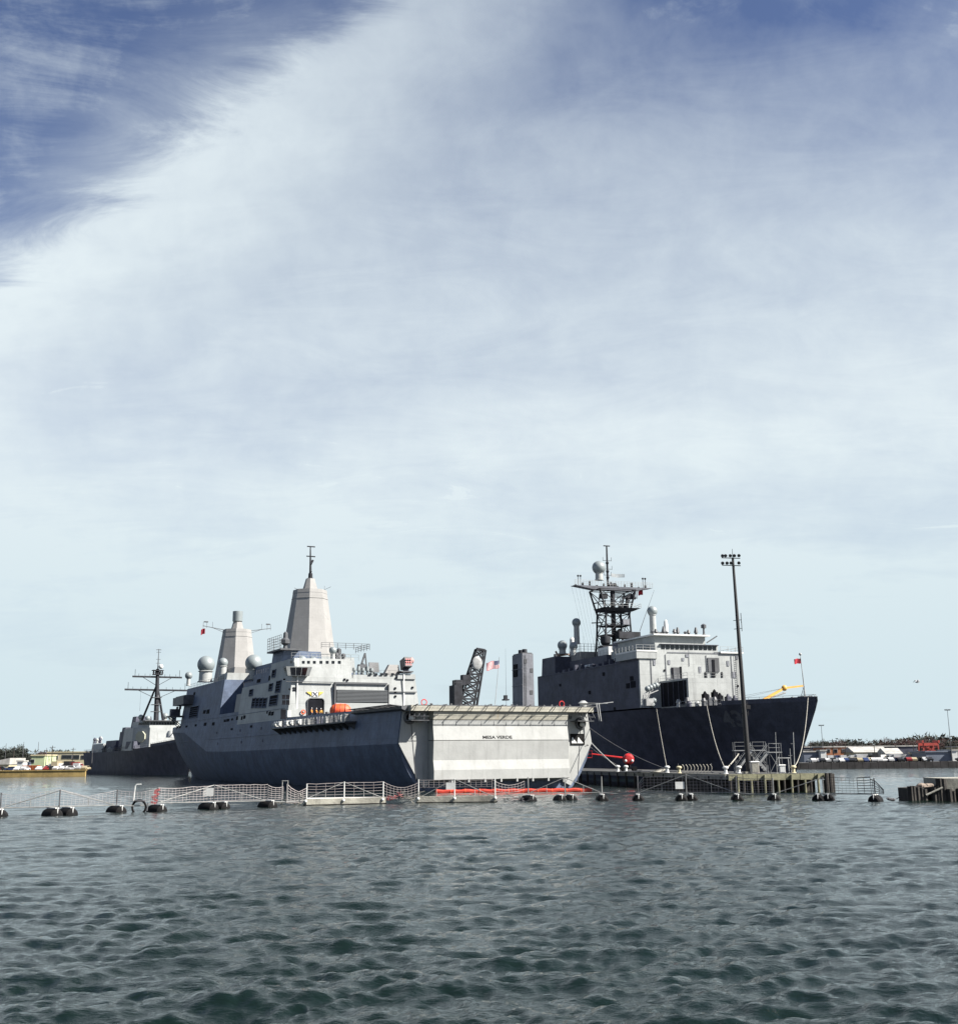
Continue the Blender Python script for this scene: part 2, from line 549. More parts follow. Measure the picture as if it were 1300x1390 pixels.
# ------------------------------------------------------------------ water
def build_water():
    ys = [9.0]
    while ys[-1] < 420:
        ys.append(ys[-1] * 1.0048)
    while ys[-1] < 30000:
        ys.append(ys[-1] * 1.12)
    ys = np.array(ys)
    nx = 760
    tx = np.linspace(-0.78, 0.78, nx)
    Y, T = np.meshgrid(ys, tx, indexing='ij')
    X = T * (Y + 6)
    H = np.zeros_like(X)
    dxl = Y * 0.0036
    wind = R(-74)
    for k in range(150):
        lam = 0.22 * (6.0 / 0.22) ** (k / 149.0) * rng.uniform(0.9, 1.1)
        th = wind + rng.normal(0, 0.75 if lam < 1 else 0.5)
        amp = 0.0052 * lam ** 0.85 * rng.uniform(0.4, 1.6)
        if lam > 1.3:
            amp *= (1.3 / lam) ** 0.75
        kk = 2 * np.pi / lam
        # each train comes in groups: its height swells and fades across the water
        g1, g2 = rng.uniform(-1, 1, 2) * (0.9 / lam ** .5), rng.uniform(-1, 1, 2) * (0.5 / lam ** .5)
        grp = 0.6 + 0.9 * (0.5 + 0.5 * np.sin(g1[0] * X + g1[1] * Y + rng.uniform(0, 6))) * (0.5 + 0.5 * np.sin(g2[0] * X + g2[1] * Y + rng.uniform(0, 6))) * 1.6
        ph = kk * (X * math.cos(th) + Y * math.sin(th)) + rng.uniform(0, 6.28)
        fade = np.clip((lam / dxl - 1.6) / 3.0, 0, 1)
        H += amp * fade * grp * (np.sin(ph) + 0.22 * np.cos(2 * ph))
    g = 1 + 0.22 * np.sin(X * 0.11 + Y * 0.07) * np.sin(Y * 0.05 - X * 0.03 + 1)
    calm = np.clip((330 - Y) / 230, 0.0, 1)
    H *= g * calm
    n, m = X.shape
    co = np.stack([X, Y, H], -1).reshape(-1, 3)
    idx = np.arange(n * m).reshape(n, m)
    q = np.stack([idx[:-1, :-1], idx[:-1, 1:], idx[1:, 1:], idx[1:, :-1]], -1).reshape(-1, 4)
    me = bpy.data.meshes.new('water')
    me.vertices.add(len(co))
    me.vertices.foreach_set('co', co.astype(np.float32).ravel())
    me.loops.add(q.size)
    me.loops.foreach_set('vertex_index', q.astype(np.int32).ravel())
    me.polygons.add(len(q))
    me.polygons.foreach_set('loop_start', (np.arange(len(q)) * 4).astype(np.int32))
    me.polygons.foreach_set('use_smooth', np.ones(len(q), dtype=bool))
    me.update()
    m_ = bpy.data.materials.new('harbour water')
    m_.use_nodes = True
    N = NT(m_.node_tree)
    o = N.n('ShaderNodeTexCoord').outputs['Object']
    mp = N.n('ShaderNodeMapping', {'Vector': o, 'Rotation': (0, 0, R(14)), 'Scale': (1.0, 1.7, 1)})
    a = N.noise(mp.outputs[0], 9.0, 5, 0.62, 0.3)
    b = N.noise(mp.outputs[0], 2.6, 5, 0.6, 0.4)
    h = N.math('ADD', N.math('MULTIPLY', a, 0.022), N.math('MULTIPLY', b, 0.055))
    bp = N.n('ShaderNodeBump', {'Height': h, 'Strength': 0.8, 'Distance': 1.0})
    c = N.noise(o, 0.05, 4, 0.5)
    cc = N.mix(c, (0.002, 0.0058, 0.0044), (0.0038, 0.0095, 0.0072))
    bs = N.n('ShaderNodeBsdfPrincipled', {'Base Color': cc, 'Roughness': 0.05, 'IOR': 1.333, 'Normal': bp.outputs[0]})
    N.n('ShaderNodeOutputMaterial', {'Surface': bs.outputs[0]})
    me.materials.append(m_)
    o = link('water', me, kind='structure')


build_water()

# ------------------------------------------------------------------ land across the harbour
LZ = 1.9


def slab(name, poly, z0, z1, mat):
    return MB().hexa([(x, y, z0) for x, y in poly], [(x, y, z1) for x, y in poly]).build(name, mat, kind='structure', smooth=False)


slab('shore_ground', [(-1500, 402), (-131, 402), (-206, 545), (60, 560), (85, 392), (1500, 382), (6000, 5000), (-6000, 5000)], -1.0, LZ, ASPH)
# quay walls in front of the fill
q1 = MB()
for i in range(60):
    x1 = -131 - i * 7.0
    q1.box(x1 - 6.94, x1, 401.2, 402.0, -1, 1.75 + 0.05 * (i % 3))
q1.box(-131 - 420, -130.8, 401.0, 402.3, 1.82, 2.12)
tag(q1.build('quay_wall', QUAY, smooth=False), 'ochre stained concrete quay wall along the left far shore', 'wall')
q2 = MB()
for i in range(120):
    x1 = 85 + i * 2.5
    q2.box(x1, x1 + 2.42, 391.2 - (x1 - 85) * 0.0071, 391.9 - (x1 - 85) * 0.0071, -1, 1.8 + 0.08 * ((i * 7) % 4))
tag(q2.build('quay_wall', DWALL, smooth=False), 'near-black bulkhead wall along the right far shore', 'wall')


def house(label, x0, x1, ytop, ybase, D, depth, wall, roof, style='flat', windows=None, name='building'):
    a, b = at_depth(x0, ybase, D), at_depth(x1, ybase, D)
    top = at_depth((x0 + x1) / 2, ytop, D).z
    r = thing(name, label, 'building', ((a.x + b.x) / 2, D, LZ))
    w, h = (b.x - a.x), top - LZ
    MB().box(-w / 2, w / 2, 0, depth, -0.05, h).build('wall', wall, r, smooth=False)
    m = MB()
    if style == 'flat':
        m.box(-w / 2 - .3, w / 2 + .3, -.3, depth + .3, h + 0.01, h + .45)
    elif style == 'gable':
        m.hexa([(-w / 2 - .4, -.5, h + .01), (w / 2 + .4, -.5, h + .01), (w / 2 + .4, depth + .5, h + .01), (-w / 2 - .4, depth + .5, h + .01)],
               [(-w / 2 - .4, depth / 2 - .2, h + 2.0), (w / 2 + .4, depth / 2 - .2, h + 2.0), (w / 2 + .4, depth / 2 + .2, h + 2.0), (-w / 2 - .4, depth / 2 + .2, h + 2.0)])
    elif style == 'shed':
        m.hexa([(-w / 2 - .3, -.3, h + .01), (w / 2 + .3, -.3, h + .01), (w / 2 + .3, depth + .3, h + .01), (-w / 2 - .3, depth + .3, h + .01)],
               [(-w / 2 - .3, -.3, h + .3), (w / 2 + .3, -.3, h + 2.2), (w / 2 + .3, depth + .3, h + 2.2), (-w / 2 - .3, depth + .3, h + .3)])
    m.build('roof', roof, r, smooth=False)
    for (wx0, wx1, wy0, wy1) in (windows or []):
        p, q = at_depth(wx0, wy0, D), at_depth(wx1, wy1, D)
        cx = (p.x + q.x) / 2 - (a.x + b.x) / 2
        W = q.x - p.x
        n = max(1, int(W / 2.0))
        f = MB().box(-W / 2 - .12, W / 2 + .12, -.14, .05, -.12 - (p.z - q.z) / 2, .12 + (p.z - q.z) / 2).build('window', LSTEEL, r, (cx, 0, (p.z + q.z) / 2 - LZ), smooth=False)
        for i in range(n):
            piece('pane', GLASS, f, (-W / 2 + (i + .5) * W / n, -.16, 0), (W / n - .12, .08, (p.z - q.z) - 0.05))
    return r


house('long cream two-storey waterfront building with dark window bands', 63, 127, 1021.5, 1045, 562, 22, CREAM, CREAM, 'flat',
      [(67, 79, 1025.5, 1030), (85, 98, 1025, 1029.5), (99, 108, 1025, 1030), (111, 120, 1025.5, 1030)])
house('pale green flat-roofed block left of the long cream building', 42, 60, 1026, 1045, 445, 12, PGREEN, CREAM, 'flat', [(36.5 + 6, 41 + 6, 1031, 1035)])
house('small white booth near the left quay between parked cars', 23, 31, 1034, 1045, 418, 4, WHITE, WROOF, 'flat')
house('cream shed with sloping white roof at the left edge', -25, 12, 1038, 1045, 420, 14, CREAM, WROOF, 'shed', [(-10, -4, 1040, 1043)])
house('dark low shed behind the left quay trees', 12, 40, 1036, 1045, 520, 10, BLUEG, BLUEG, 'flat')
house('long low warehouse with a white roof edge on the right shore', 1078, 1245, 1014, 1030, 520, 30, DGREY, WROOF, 'flat',
      [(1090, 1100, 1018, 1023), (1160, 1180, 1018, 1023), (1195, 1215, 1018, 1023)])
house('orange brick building in front of the long warehouse', 1117, 1155, 1014.5, 1030, 470, 14, BRICKR, WROOF, 'flat',
      [(1121, 1126, 1017, 1021), (1131, 1136, 1017, 1021), (1142, 1148, 1017, 1021)])
house('pale gable-roofed boat shed on the right shore', 1160, 1206, 1021, 1031, 455, 14, CREAM, WROOF, 'gable')
house('smaller white tent-roofed shed right of the pale boat shed', 1203, 1224, 1023, 1031, 440, 10, WHITE, WROOF, 'gable')
house('blue grey boxy shed near the warship bow on the right shore', 1091, 1112, 1021, 1031, 425, 8, BLUEG, WROOF, 'flat')
house('little white hut beside the blue grey boxy shed', 1114, 1121.5, 1019.5, 1031, 422, 4, WHITE, WROOF, 'flat')
house('big blue grey metal shed at the right edge', 1257, 1292, 1021, 1033, 415, 14, BLUEG, BLUEG, 'flat')
house('white end annex of the blue grey shed at the right edge', 1292.5, 1300, 1019, 1033, 414, 12, WHITE, WROOF, 'flat')
house('cream office block further right on the far shore', 1304, 1350, 1014, 1033, 470, 14, CREAM, WROOF, 'flat')
# red crane-like hoist
a = at_depth(1261, 1031, 440)
rt = thing('boat_hoist', 'red steel travelling boat hoist standing above the right far shore', 'hoist', (a.x, 440, LZ))
HOI = pmat('hoist red', (.42, .045, .03), .6, var=.15)
for sx in (-1, 1):
    for sy in (-1, 1):
        MB().tube((sx * 2.8, sy * 2.5, 0), (sx * 2.6, sy * 2.3, 6.5), 0.3, n=4).build('leg', HOI, rt)
m = MB()
for sx in (-1, 1):
    m.box(sx * 2.9 - .3, sx * 2.9 + .3, -2.9, 2.9, 6.3, 7.2)
for sy in (-1, 1):
    m.box(-2.6, 2.6, sy * 2.5 - .3, sy * 2.5 + .3, 5.3, 6.28)
    m.tube((-2.6, sy * 2.5, 3), (2.6, sy * 2.5, 5.2), .18, n=4)
    m.tube((2.6, sy * 2.5, 3), (-2.6, sy * 2.5, 5.2), .18, n=4)
m.build('girder', HOI, rt)
MB().box(-1.4, 1.4, -1.0, 1.0, 2.2, 4.0).box(-.7, .7, -1.3, 1.3, 4.0, 5.0).build('cabin', HOI, rt, smooth=False)
# red truck bed on the left quay
a = at_depth(41, 1043, 412)
tr = thing('cargo_container', 'orange-red cargo container standing among cars on the left quay', 'container', (a.x, 412, LZ))
MB().box(-2.6, 2.6, 0, 2.4, .15, 1.75).build('body', pmat('container red', (0.40, 0.10, 0.03), .6), tr, smooth=False)
for i in range(10):
    piece('rib', MATS['container red'], tr, (-2.4 + i * .53, -.04, .95), (.18, .08, 1.5))


# cars
def car_proto(ci):
    body = MB()
    prof = [(-2.2, .35), (-2.25, .85), (-1.9, .98), (-1.35, 1.02), (-.9, 1.44), (.55, 1.46), (1.15, 1.0), (2.0, .88), (2.22, .6), (2.2, .32)]
    body.hexa([(x, -.86, z) for x, z in prof], [(x, .86, z) for x, z in prof])
    win = MB()
    wp = [(-1.2, 1.03), (-.86, 1.38), (.5, 1.40), (1.0, 1.03)]
    win.hexa([(x, -.885, z) for x, z in wp], [(x, .885, z) for x, z in wp])
    wh = MB().tube((0, -.1, 0), (0, .1, 0), .33, n=10)
    return body.mesh('body', CARS[ci], False), win.mesh('window', GLASS, False), wh.mesh('wheel', BLACK, False)


PROTO = [car_proto(i) for i in range(len(CARS))]


def place_word(side, px):
    if side == 'r':
        for lim, t in ((1112, 'by the blue grey boxy shed'), (1137, 'below the left half of the brick building'), (1158, 'below the right half of the brick building'), (1182, 'below the left half of the pale boat shed'),
                       (1206, 'below the right half of the pale boat shed'), (1230, 'below the white tent-roofed shed'), (1258, 'left of the red boat hoist'), (1300, 'under the red boat hoist and shed'), (9999, 'beyond the right-edge shed')):
            if px < lim:
                return t
    for lim, t in ((10, 'by the cream sloping shed'), (22, 'left of the small white booth'), (40, 'between the white booth and red container'), (64, 'before the pale green block'), (90, 'before the left half of the cream building'), (9999, 'before the right half of the cream building')):
        if px < lim:
            return t


def car(x, y, rz, ci, side, row=0):
    px = 650 + x / y * 1644
    lab = CARN[ci] + ' parked car ' + place_word(side, px) + ', ' + ('front row', 'second row', 'back row', 'end row')[row]
    r = thing('parked_car', lab, 'car', (x, y, LZ), rz, 'parked cars on the left far shore' if side == 'l' else 'parked cars on the right far shore')
    b, w, wh = PROTO[ci]
    link('body', b, r)
    link('window', w, r)
    for sx in (-1.4, 1.4):
        for sy in (-.8, .8):
            link('wheel', wh, r, (sx, sy, .33))


for row, (D, n, x0, x1) in enumerate(((396, 26, 1096, 1256), (407, 24, 1098, 1256), (424, 22, 1124, 1256), (404, 10, 1296, 1370))):
    for i in range(n):
        px = x0 + (x1 - x0) * (i + random.uniform(.1, .9)) / n
        ci = random.choices(range(7), (3.5, 4, 5, 3, 2, 2, .7))[0]
        car((px - 650) / 1644 * D, D + random.uniform(-1, 1), random.choice((R(90), R(85), R(-92), 0.1)), ci, 'r', row)
for row, (D, n, x0, x1) in enumerate(((405, 14, 12, 115), (413, 11, 60, 113), (424, 12, 58, 110), (409, 6, -40, 5))):
    for i in range(n):
        px = x0 + (x1 - x0) * (i + random.uniform(.1, .9)) / n
        if row == 0 and 32 < px < 49:
            continue
        ci = random.choices(range(7), (4, 4, 5, 2, 1, 2, .3))[0]
        car((px - 650) / 1644 * D, D + random.uniform(-.6, .6), random.choice((R(90), R(85), R(-92), 0.1)), ci, 'l', row)


def van_proto(mat, L_, H_):
    b = MB()
    prof = [(-L_ / 2, .45), (-L_ / 2, H_), (L_ / 2 - 1.7, H_), (L_ / 2 - 1.6, H_ * .82), (L_ / 2 - .8, H_ * .80), (L_ / 2 - .1, H_ * .5), (L_ / 2, .45)]
    b.hexa([(x, -1.05, z) for x, z in prof], [(x, 1.05, z) for x, z in prof])
    w = MB()
    wp = [(L_ / 2 - 1.5, H_ * .52), (L_ / 2 - 1.5, H_ * .76), (L_ / 2 - .85, H_ * .76), (L_ / 2 - .35, H_ * .52)]
    w.hexa([(x, -1.08, z) for x, z in wp], [(x, 1.08, z) for x, z in wp])
    w.box(L_ / 2 - .62, L_ / 2 - .5, -.9, .9, H_ * .55, H_ * .74)
    return b.mesh('body', mat, False), w.mesh('window', GLASS, False)


VANS = [van_proto(CARS[i], 5.2 + .8 * (i % 3), 2.3 + .35 * (i % 3)) for i in range(len(CARS))]
for side, D, n, x0, x1 in (('r', 432, 17, 1100, 1252), ('r', 428, 3, 1300, 1340), ('l', 428, 6, 62, 108)):
    for i in range(n):
        px = x0 + (x1 - x0) * (i + random.uniform(.15, .85)) / n
        ci = random.choices(range(7), (5, 3, 1, 2, 1, 2, 1))[0]
        o = thing('parked_van', CARN[ci] + ' box van ' + place_word(side, px) + ', behind the cars', 'van', ((px - 650) / 1644 * D, D, LZ), random.choice((0.05, R(180), R(90), R(40))), 'box vans behind the far shore cars')
        b, w = VANS[ci]
        link('body', b, o)
        link('window', w, o)
        for sx in (-1.6, 1.6):
            for sy in (-.95, .95):
                link('wheel', PROTO[0][2], o, (sx, sy, .36))
for i, (px, yt, D) in enumerate(((1099, 1006, 436), (1129, 1003, 450), (1146, 1007, 450), (1185, 1004, 448), (1214, 1006, 445), (1238, 1003, 436), (1296, 1004, 430), (72, 1012, 440), (20, 1013, 430), (100, 1015, 520))):
    t = at_depth(px, yt, D)
    h = t.z - LZ
    o = thing('utility_pole', 'wooden utility pole with crossarm ' + place_word('r' if px > 600 else 'l', px), 'utility pole', (t.x, D, LZ), random.uniform(-.4, .4), 'utility poles on the far shore')
    MB().tube((0, 0, 0), (0, 0, h), .17, .11, 6).build('post', BARK, o)
    MB().box(-1.1, 1.1, -.08, .08, h - .7, h - .55).build('crossarm', BARK, o, smooth=False)


# trees
def crown_mesh(seed, mat, h, w, n, size):
    g = np.random.default_rng(seed)
    cl = [(g.normal(0, .30) * w, g.normal(0, .30) * w, h * g.uniform(.45, .88), g.uniform(.16, .34) * w) for _ in range(11)]
    m = MB()
    for i in range(n):
        c = cl[g.integers(len(cl))]
        d = g.normal(0, 1, 3)
        d /= np.linalg.norm(d)
        p = np.array(c[:3]) + d * c[3] * g.uniform(.4, 1.1)
        a, b = g.normal(0, 1, 3), g.normal(0, 1, 3)
        a, b = a / np.linalg.norm(a) * size, b / np.linalg.norm(b) * size * .6
        m.add([p, p + a, p + a * .5 + b], [(0, 1, 2)])
    me = bpy.data.meshes.new('crown')
    me.from_pydata([tuple(v) for v in m.v], [], m.f)
    me.materials.append(mat)
    return me


def trunk_mesh(seed, h, w):
    g = random.Random(seed)
    m = MB().tube((0, 0, -.1), (0, 0, h * .5), .28, .17, 7)
    for i in range(9):
        a = g.uniform(0, 6.28)
        z = h * g.uniform(.28, .55)
        m.tube((0, 0, z), (math.cos(a) * w * .32, math.sin(a) * w * .32, z + h * g.uniform(.2, .38)), .10, .03, 4)
    return m.mesh('trunk', BARK, False)


TREES = [(crown_mesh(s, LEAFD if s < 3 else TWIG, 9 + s * .6, 7, 2200 if s < 3 else 1500, .6 if s < 3 else .42), trunk_mesh(s, 9 + s * .6, 7)) for s in range(5)]


def tree(px, D, k, s, side):
    lab = ('dark evergreen tree' if k < 3 else 'bare reddish winter tree') + \
          ' rising ' + place_word(side, px)
    r = thing('tree', lab, 'tree', ((px - 650) / 1644 * D, D, LZ), random.uniform(0, 6), 'far shore trees ' + ('dark' if k < 3 else 'bare') + (' right' if side == 'r' else ' left'))
    r.scale = (s, s, s * random.uniform(.85, 1.1))
    link('crown', TREES[k][0], r)
    link('trunk', TREES[k][1], r)


for i in range(64):
    tree(1084 + i * 4.1 + random.uniform(-2, 2), random.uniform(575, 640), random.choice((0, 1, 2, 3, 4, 3)), random.uniform(.7, 1.0), 'r')
for i in range(22):
    tree(-30 + i * 5.4 + random.uniform(-2, 2), random.uniform(560, 620), random.choice((0, 1, 2, 0, 3)), random.uniform(.65, 1.0) * (1.15 if 3 < i < 12 else .8), 'l')
g = np.random.default_rng(5)
m = MB()
for i in range(60000):
    x = g.uniform(120, 480) if i % 2 else g.uniform(-440, -150)
    hh = 8.0 + 2.2 * math.sin(x * .031) + 1.5 * math.sin(x * .13 + 1) + g.normal(0, .8)
    p = np.array([x, g.uniform(650, 690), LZ + abs(g.uniform(0, 1)) ** .8 * hh])
    a, b = g.normal(0, 1, 3), g.normal(0, 1, 3)
    m.add([p, p + a * 1.0, p + b * .9], [(0, 1, 2)])
me = bpy.data.meshes.new('woodland')
me.from_pydata([tuple(v) for v in m.v], [], m.f)
me.materials.append(LEAFD)
link('woodland', me, kind='stuff')

# far light masts
for (px, ytop, D, lab) in ((1114, 985, 430, 'slim far light mast just right of the warship bow'), (1285, 964, 400, 'tall far light mast near the right edge'),
                           (1169, 1003, 470, 'short thin mast between the sheds on the right shore'), (9, 1009, 450, 'leftmost thin mast on the left far shore'), (33, 1007, 450, 'second thin mast from the left edge'),
                           (53, 1007, 450, 'thin mast above the pale green block'), (64, 1015, 440, 'short mast at the left end of the cream building'), (127, 1004, 440, 'thin mast beside the far destroyer stern')):
    t = at_depth(px, ytop, D)
    r = thing('light_mast', lab, 'mast', (t.x, D, LZ))
    h = t.z - LZ
    MB().tube((0, 0, 0), (0, 0, h), .16, .07, 6).build('pole', DGALV, r)
    if px > 1000 and D < 460:
        m = MB().box(-.9, .9, -.15, .15, h - .1, h + .05)
        m.build('crossarm', DGALV, r)
        for i in range(4):
            piece('floodlight', STEEL, r, (-.8 + i * .53, -.2, h + .15), (.3, .3, .3))


# ------------------------------------------------------------------ WARSHIP 1: big grey amphibious ship, stern to us
th = R(26)
ax = (-math.sin(th), math.cos(th))
cD, cX = 178.7, 2.4
L = Ship('amphibious_transport_ship', 'large haze-grey warship with two pyramid masts, moored stern-on with a pale stern gate', 'warship', (cX, cD, 0), ax)
TUM = 0.12
Lr = L.root


def sidev(w):
    return 16.0 - max(0, w - 6.6) * TUM


def lpd_hull():
    us = [0, 4, 10, 20, 35, 55, 80, 100, 116, 124, 132, 140, 148, 156, 166, 176, 186, 194, 201, 207, 210]
    rings = []
    for u in us:
        wk = interp(u, [0, 100, 116, 140, 170, 210], [6.6, 6.4, 6.6, 11.3, 12.2, 13.4])
        wd = interp(u, [0, 150, 175, 210], [11.9, 12.6, 13.6, 15.0])
        hk = interp(u, [0, 148, 166, 180, 194, 204, 210], [16, 16, 13.6, 10.0, 5.6, 2.0, .15])
        hw = interp(u, [0, 20, 50, 110, 140, 165, 185, 198, 201, 210], [12.3, 12.6, 13.0, 12.6, 10.6, 6.4, 2.4, .4, .12, .08])
        uu = u
        stem = interp(u, [194, 210], [0, 1])
        pts = []
        for t, q in ((-.25, -.04), (0, 0), (.15, .26), (.35, .50), (.62, .76), (1, 1)):
            w = t * wk if t >= 0 else -2.2
            v = hw + (hk - hw) * max(q, 0) if t > 0 else hw * (1 if t == 0 else .93)
            su = u - (1 - max(t, 0)) * 9.0 * stem
            pts.append((su, v, w))
        pts.append((u, hk - (wd - wk) * TUM if hk > 1 else hk * .9, wd))
        rings.append(pts)
    m = MB()
    k = len(rings[0])
    vs = []
    for rr in rings:
        vs += rr + [(a, -b, c) for a, b, c in reversed(rr)]
    n = 2 * k
    fs = []
    for i in range(len(rings) - 1):
        for j in range(n - 1):
            fs.append((i * n + j, i * n + j + 1, (i + 1) * n + j + 1, (i + 1) * n + j))
    m.add(vs, fs)
    m.f.append(tuple(range(n)))
    m.f.append(tuple((len(rings) - 1) * n + i for i in range(n)))
    # closed deck
    d = MB()
    dv, df = [], []
    for rr in rings:
        a = rr[-1]
        dv += [(a[0], a[1], a[2] + .0), (a[0], -a[1], a[2] + .0)]
    for i in range(len(rings) - 1):
        df.append((2 * i, 2 * i + 1, 2 * i + 3, 2 * i + 2))
    d.add(dv, df)
    h = m.build('hull', GREY_SHADED, Lr, ang=11)
    d.build('flight_deck', DECK, Lr, smooth=False)
    return h


lpd_hull()
# stern: side wings are the hull's flat end; a thin light skin with the knuckled gate stands proud of it
mw = MB()
ring = [(12.0, .35), (13.2, 1.9), (14.2, 3.6), (15.2, 5.3), (15.9, 6.6), (15.3, 11.1)]
for s in (1, -1):
    gi = 11.4 if s > 0 else 10.72
    inner = [(s * gi, 11.1), (s * gi, .9)]
    poly = [(s * a, b) for a, b in ring] + inner
    mw2 = MB().hexa([(-.02, a, b) for a, b in poly], [(-.35, a, b) for a, b in poly])
    mw2.build('stern_wing', GATE, Lr, smooth=False)
prof = [(0, 11.05), (2.4, 11.05), (2.15, 9.95), (0, 9.95)]
MB().hexa([(-n, 11.38, w) for n, w in prof], [(-n, -10.7, w) for n, w in prof]).build('gate_header', GATER, Lr, smooth=False)
prof = [(0, 9.86), (2.13, 9.86), (2.05, 9.0), (2.38, 7.05), (0, 7.05)]
MB().hexa([(-n, 11.38, w) for n, w in prof], [(-n, -10.7, w) for n, w in prof]).build('upper_stern_gate', GATE, Lr, smooth=False)
prof = [(0, 6.97), (2.34, 6.97), (2.12, 4.25), (2.42, 2.9), (2.40, 1.55), (.3, 1.2), (0, 1.2)]
MB().hexa([(-n, 11.38, w) for n, w in prof], [(-n, -10.7, w) for n, w in prof]).build('lower_stern_gate', GATE, Lr, smooth=False)
m = MB()
for s in (-1, 1):
    m.tube((-.37, s * 13.2, .8), (-.37, s * 14.2, 11), .05, n=4)
m.box(-.75, -.36, -12.3, -11.5, 10.2, 10.6)
for i in range(11):
    m.box(-2.12, -2.0, -10.5 + i * 2.03 - .03, -10.5 + i * 2.03 + .03, 9.1, 9.8)
m.build('seam_bar', STEEL, Lr)
# hinge lugs along gate bottom
for i in range(8):
    piece('hinge_lug', GATE, Lr, (-2.3, -9.6 + i * 2.6, 1.38), (.5, .25, .5))
# deck edge band, seen rust stained
m = MB().hexa([(0, 15.4, 11.12), (0, -15.4, 11.12), (-2.65, -15.0, 11.12), (-2.65, 15.0, 11.12)], [(0, 15.4, 11.92), (0, -15.4, 11.92), (-2.7, -15.0, 11.92), (-2.7, 15.0, 11.92)])
m.build('deck_edge', GATER, Lr, smooth=False)
# stern safety nets: stanchions reach outboard and carry wire panels
for i in range(14):
    v = 14.6 - i * 2.25
    MB().tube((-2.7, v, 11.8), (-4.1, v, 12.0), .075, n=5).tube((-2.7, v, 11.25), (-3.6, v, 11.9), .05, n=4).build('net_stanchion', STEEL, Lr)
m = MB()
for i in range(4):
    n_ = 2.9 + i * .42
    m.tube((-n_, 14.7, 11.8 + .13 * i / 7), (-n_, -14.7, 11.8 + .13 * i / 7), .012 if i < 3 else .045, n=3)
for i in range(38):
    v = 14.6 - i * .78
    m.tube((-2.75, v, 11.82), (-4.15, v, 12.0), .012, n=3)
m.build('safety_net', STEEL, Lr)
# port side flight-deck nets
for i in range(9):
    u = .5 + i * 2.1
    MB().tube((u, 15.3, 11.85), (u, 17.1, 12.05), .07, n=5).build('net_stanchion', STEEL, Lr)
m = MB()
for i in range(10):
    v = 15.35 + i * .19
    m.tube((0, v, 11.9 + .02 * i), (18.5, v, 11.9 + .02 * i), .03 if i < 9 else .06, n=3)
for i in range(48):
    m.tube((i * .39, 15.35, 11.9), (i * .39, 17.1, 12.08), .02, n=3)
m.build('safety_net', STEEL, Lr)
m = MB().hexa([(-1.9, 15.3, 11.1), (19, 15.36, 11.3), (19, 16.2, 11.5), (-1.9, 16.1, 11.4)], [(-1.9, 15.3, 11.86), (19, 15.3, 11.86), (19, 16.3, 11.8), (-1.9, 16.2, 11.8)])
m.build('deck_edge', STEEL, Lr, smooth=False)
# port gallery with life-raft canisters
m = MB()
m.box(18, 58.5, 15.2, 17.6, 10.1, 10.3)
for i in range(14):
    u = 18.5 + i * 3.05
    m.hexa([(u, 15.3, 8.9), (u + .15, 15.3, 8.9), (u + .15, 15.5, 8.9), (u, 15.5, 8.9)], [(u, 15.3, 10.1), (u + .15, 15.3, 10.1), (u + .15, 17.5, 10.1), (u, 17.5, 10.1)])
m.build('side_gallery', STEEL, Lr, smooth=False)
frames_at([(18, 17.5, 10.3), (58.4, 17.5, 10.3)], 1.2, .04, (.33, .66, 1.0), 1.5).build('guard_rail', LSTEEL, Lr)
for i in range(17):
    u = 19.5 + i * 2.35 + random.uniform(-.2, .2)
    if i in (10, 12, 13, 15, 16):
        MB().tube((u - .75, 17.0, 10.95), (u + .75, 17.0, 10.95), .46, n=12).build('life_raft_canister', WHITE, Lr)
    else:
        piece('locker', random.choice((STEEL, DGREY, LSTEEL, STEEL)), Lr, (u, 16.8, 10.3 + .55), (random.uniform(.8, 1.7), .8, random.uniform(.8, 1.35)))

# superstructure blocks, sides flush with the hull and leaning inboard
def block(u0, u1, w0, w1, name='superstructure', mat=GREY_SHADED, vp=None, vs=None, fa=0.0, ff=0.0):
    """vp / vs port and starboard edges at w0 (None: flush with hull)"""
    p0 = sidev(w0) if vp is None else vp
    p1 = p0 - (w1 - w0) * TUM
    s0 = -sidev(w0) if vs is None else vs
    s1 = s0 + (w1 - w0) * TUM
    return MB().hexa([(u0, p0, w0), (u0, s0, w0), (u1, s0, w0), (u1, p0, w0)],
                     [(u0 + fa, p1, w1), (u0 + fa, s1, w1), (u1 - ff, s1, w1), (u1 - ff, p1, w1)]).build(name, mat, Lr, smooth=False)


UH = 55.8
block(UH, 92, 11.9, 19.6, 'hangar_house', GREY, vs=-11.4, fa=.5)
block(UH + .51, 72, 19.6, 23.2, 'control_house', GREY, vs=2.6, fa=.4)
block(72.01, 84, 19.6, 21.8, 'boat_deck_house', GREY_SHADED, vs=-6)
block(64.5, 71.9, 23.2, 25.2, 'signal_house', GREY_SHADED, vs=6.0)
block(92.02, 108.8, 11.9, 14.6, 'boat_valley', GREY_SHADED)
block(92.02, 108.7, 14.6, 25.4, 'boat_valley_shade_wall', GREY_SHADED, vp=8.4, vs=-12)  # height raised so the wall shades the forward house's aft face
block(108.82, 149, 11.9, 22.4, 'forward_house', GREY_SHADED, ff=1.5)
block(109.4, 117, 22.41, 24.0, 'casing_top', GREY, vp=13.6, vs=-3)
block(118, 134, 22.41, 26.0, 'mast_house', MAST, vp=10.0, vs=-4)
block(84.02, 91, 19.6, 20.5, 'raised_coaming', GREY_SHADED, vs=-2)
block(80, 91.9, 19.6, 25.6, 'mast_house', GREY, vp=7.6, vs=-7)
block(UH + .52, 60, 19.6, 20.3, 'roof_coaming', GREY, vp=2.5, vs=-10.3)
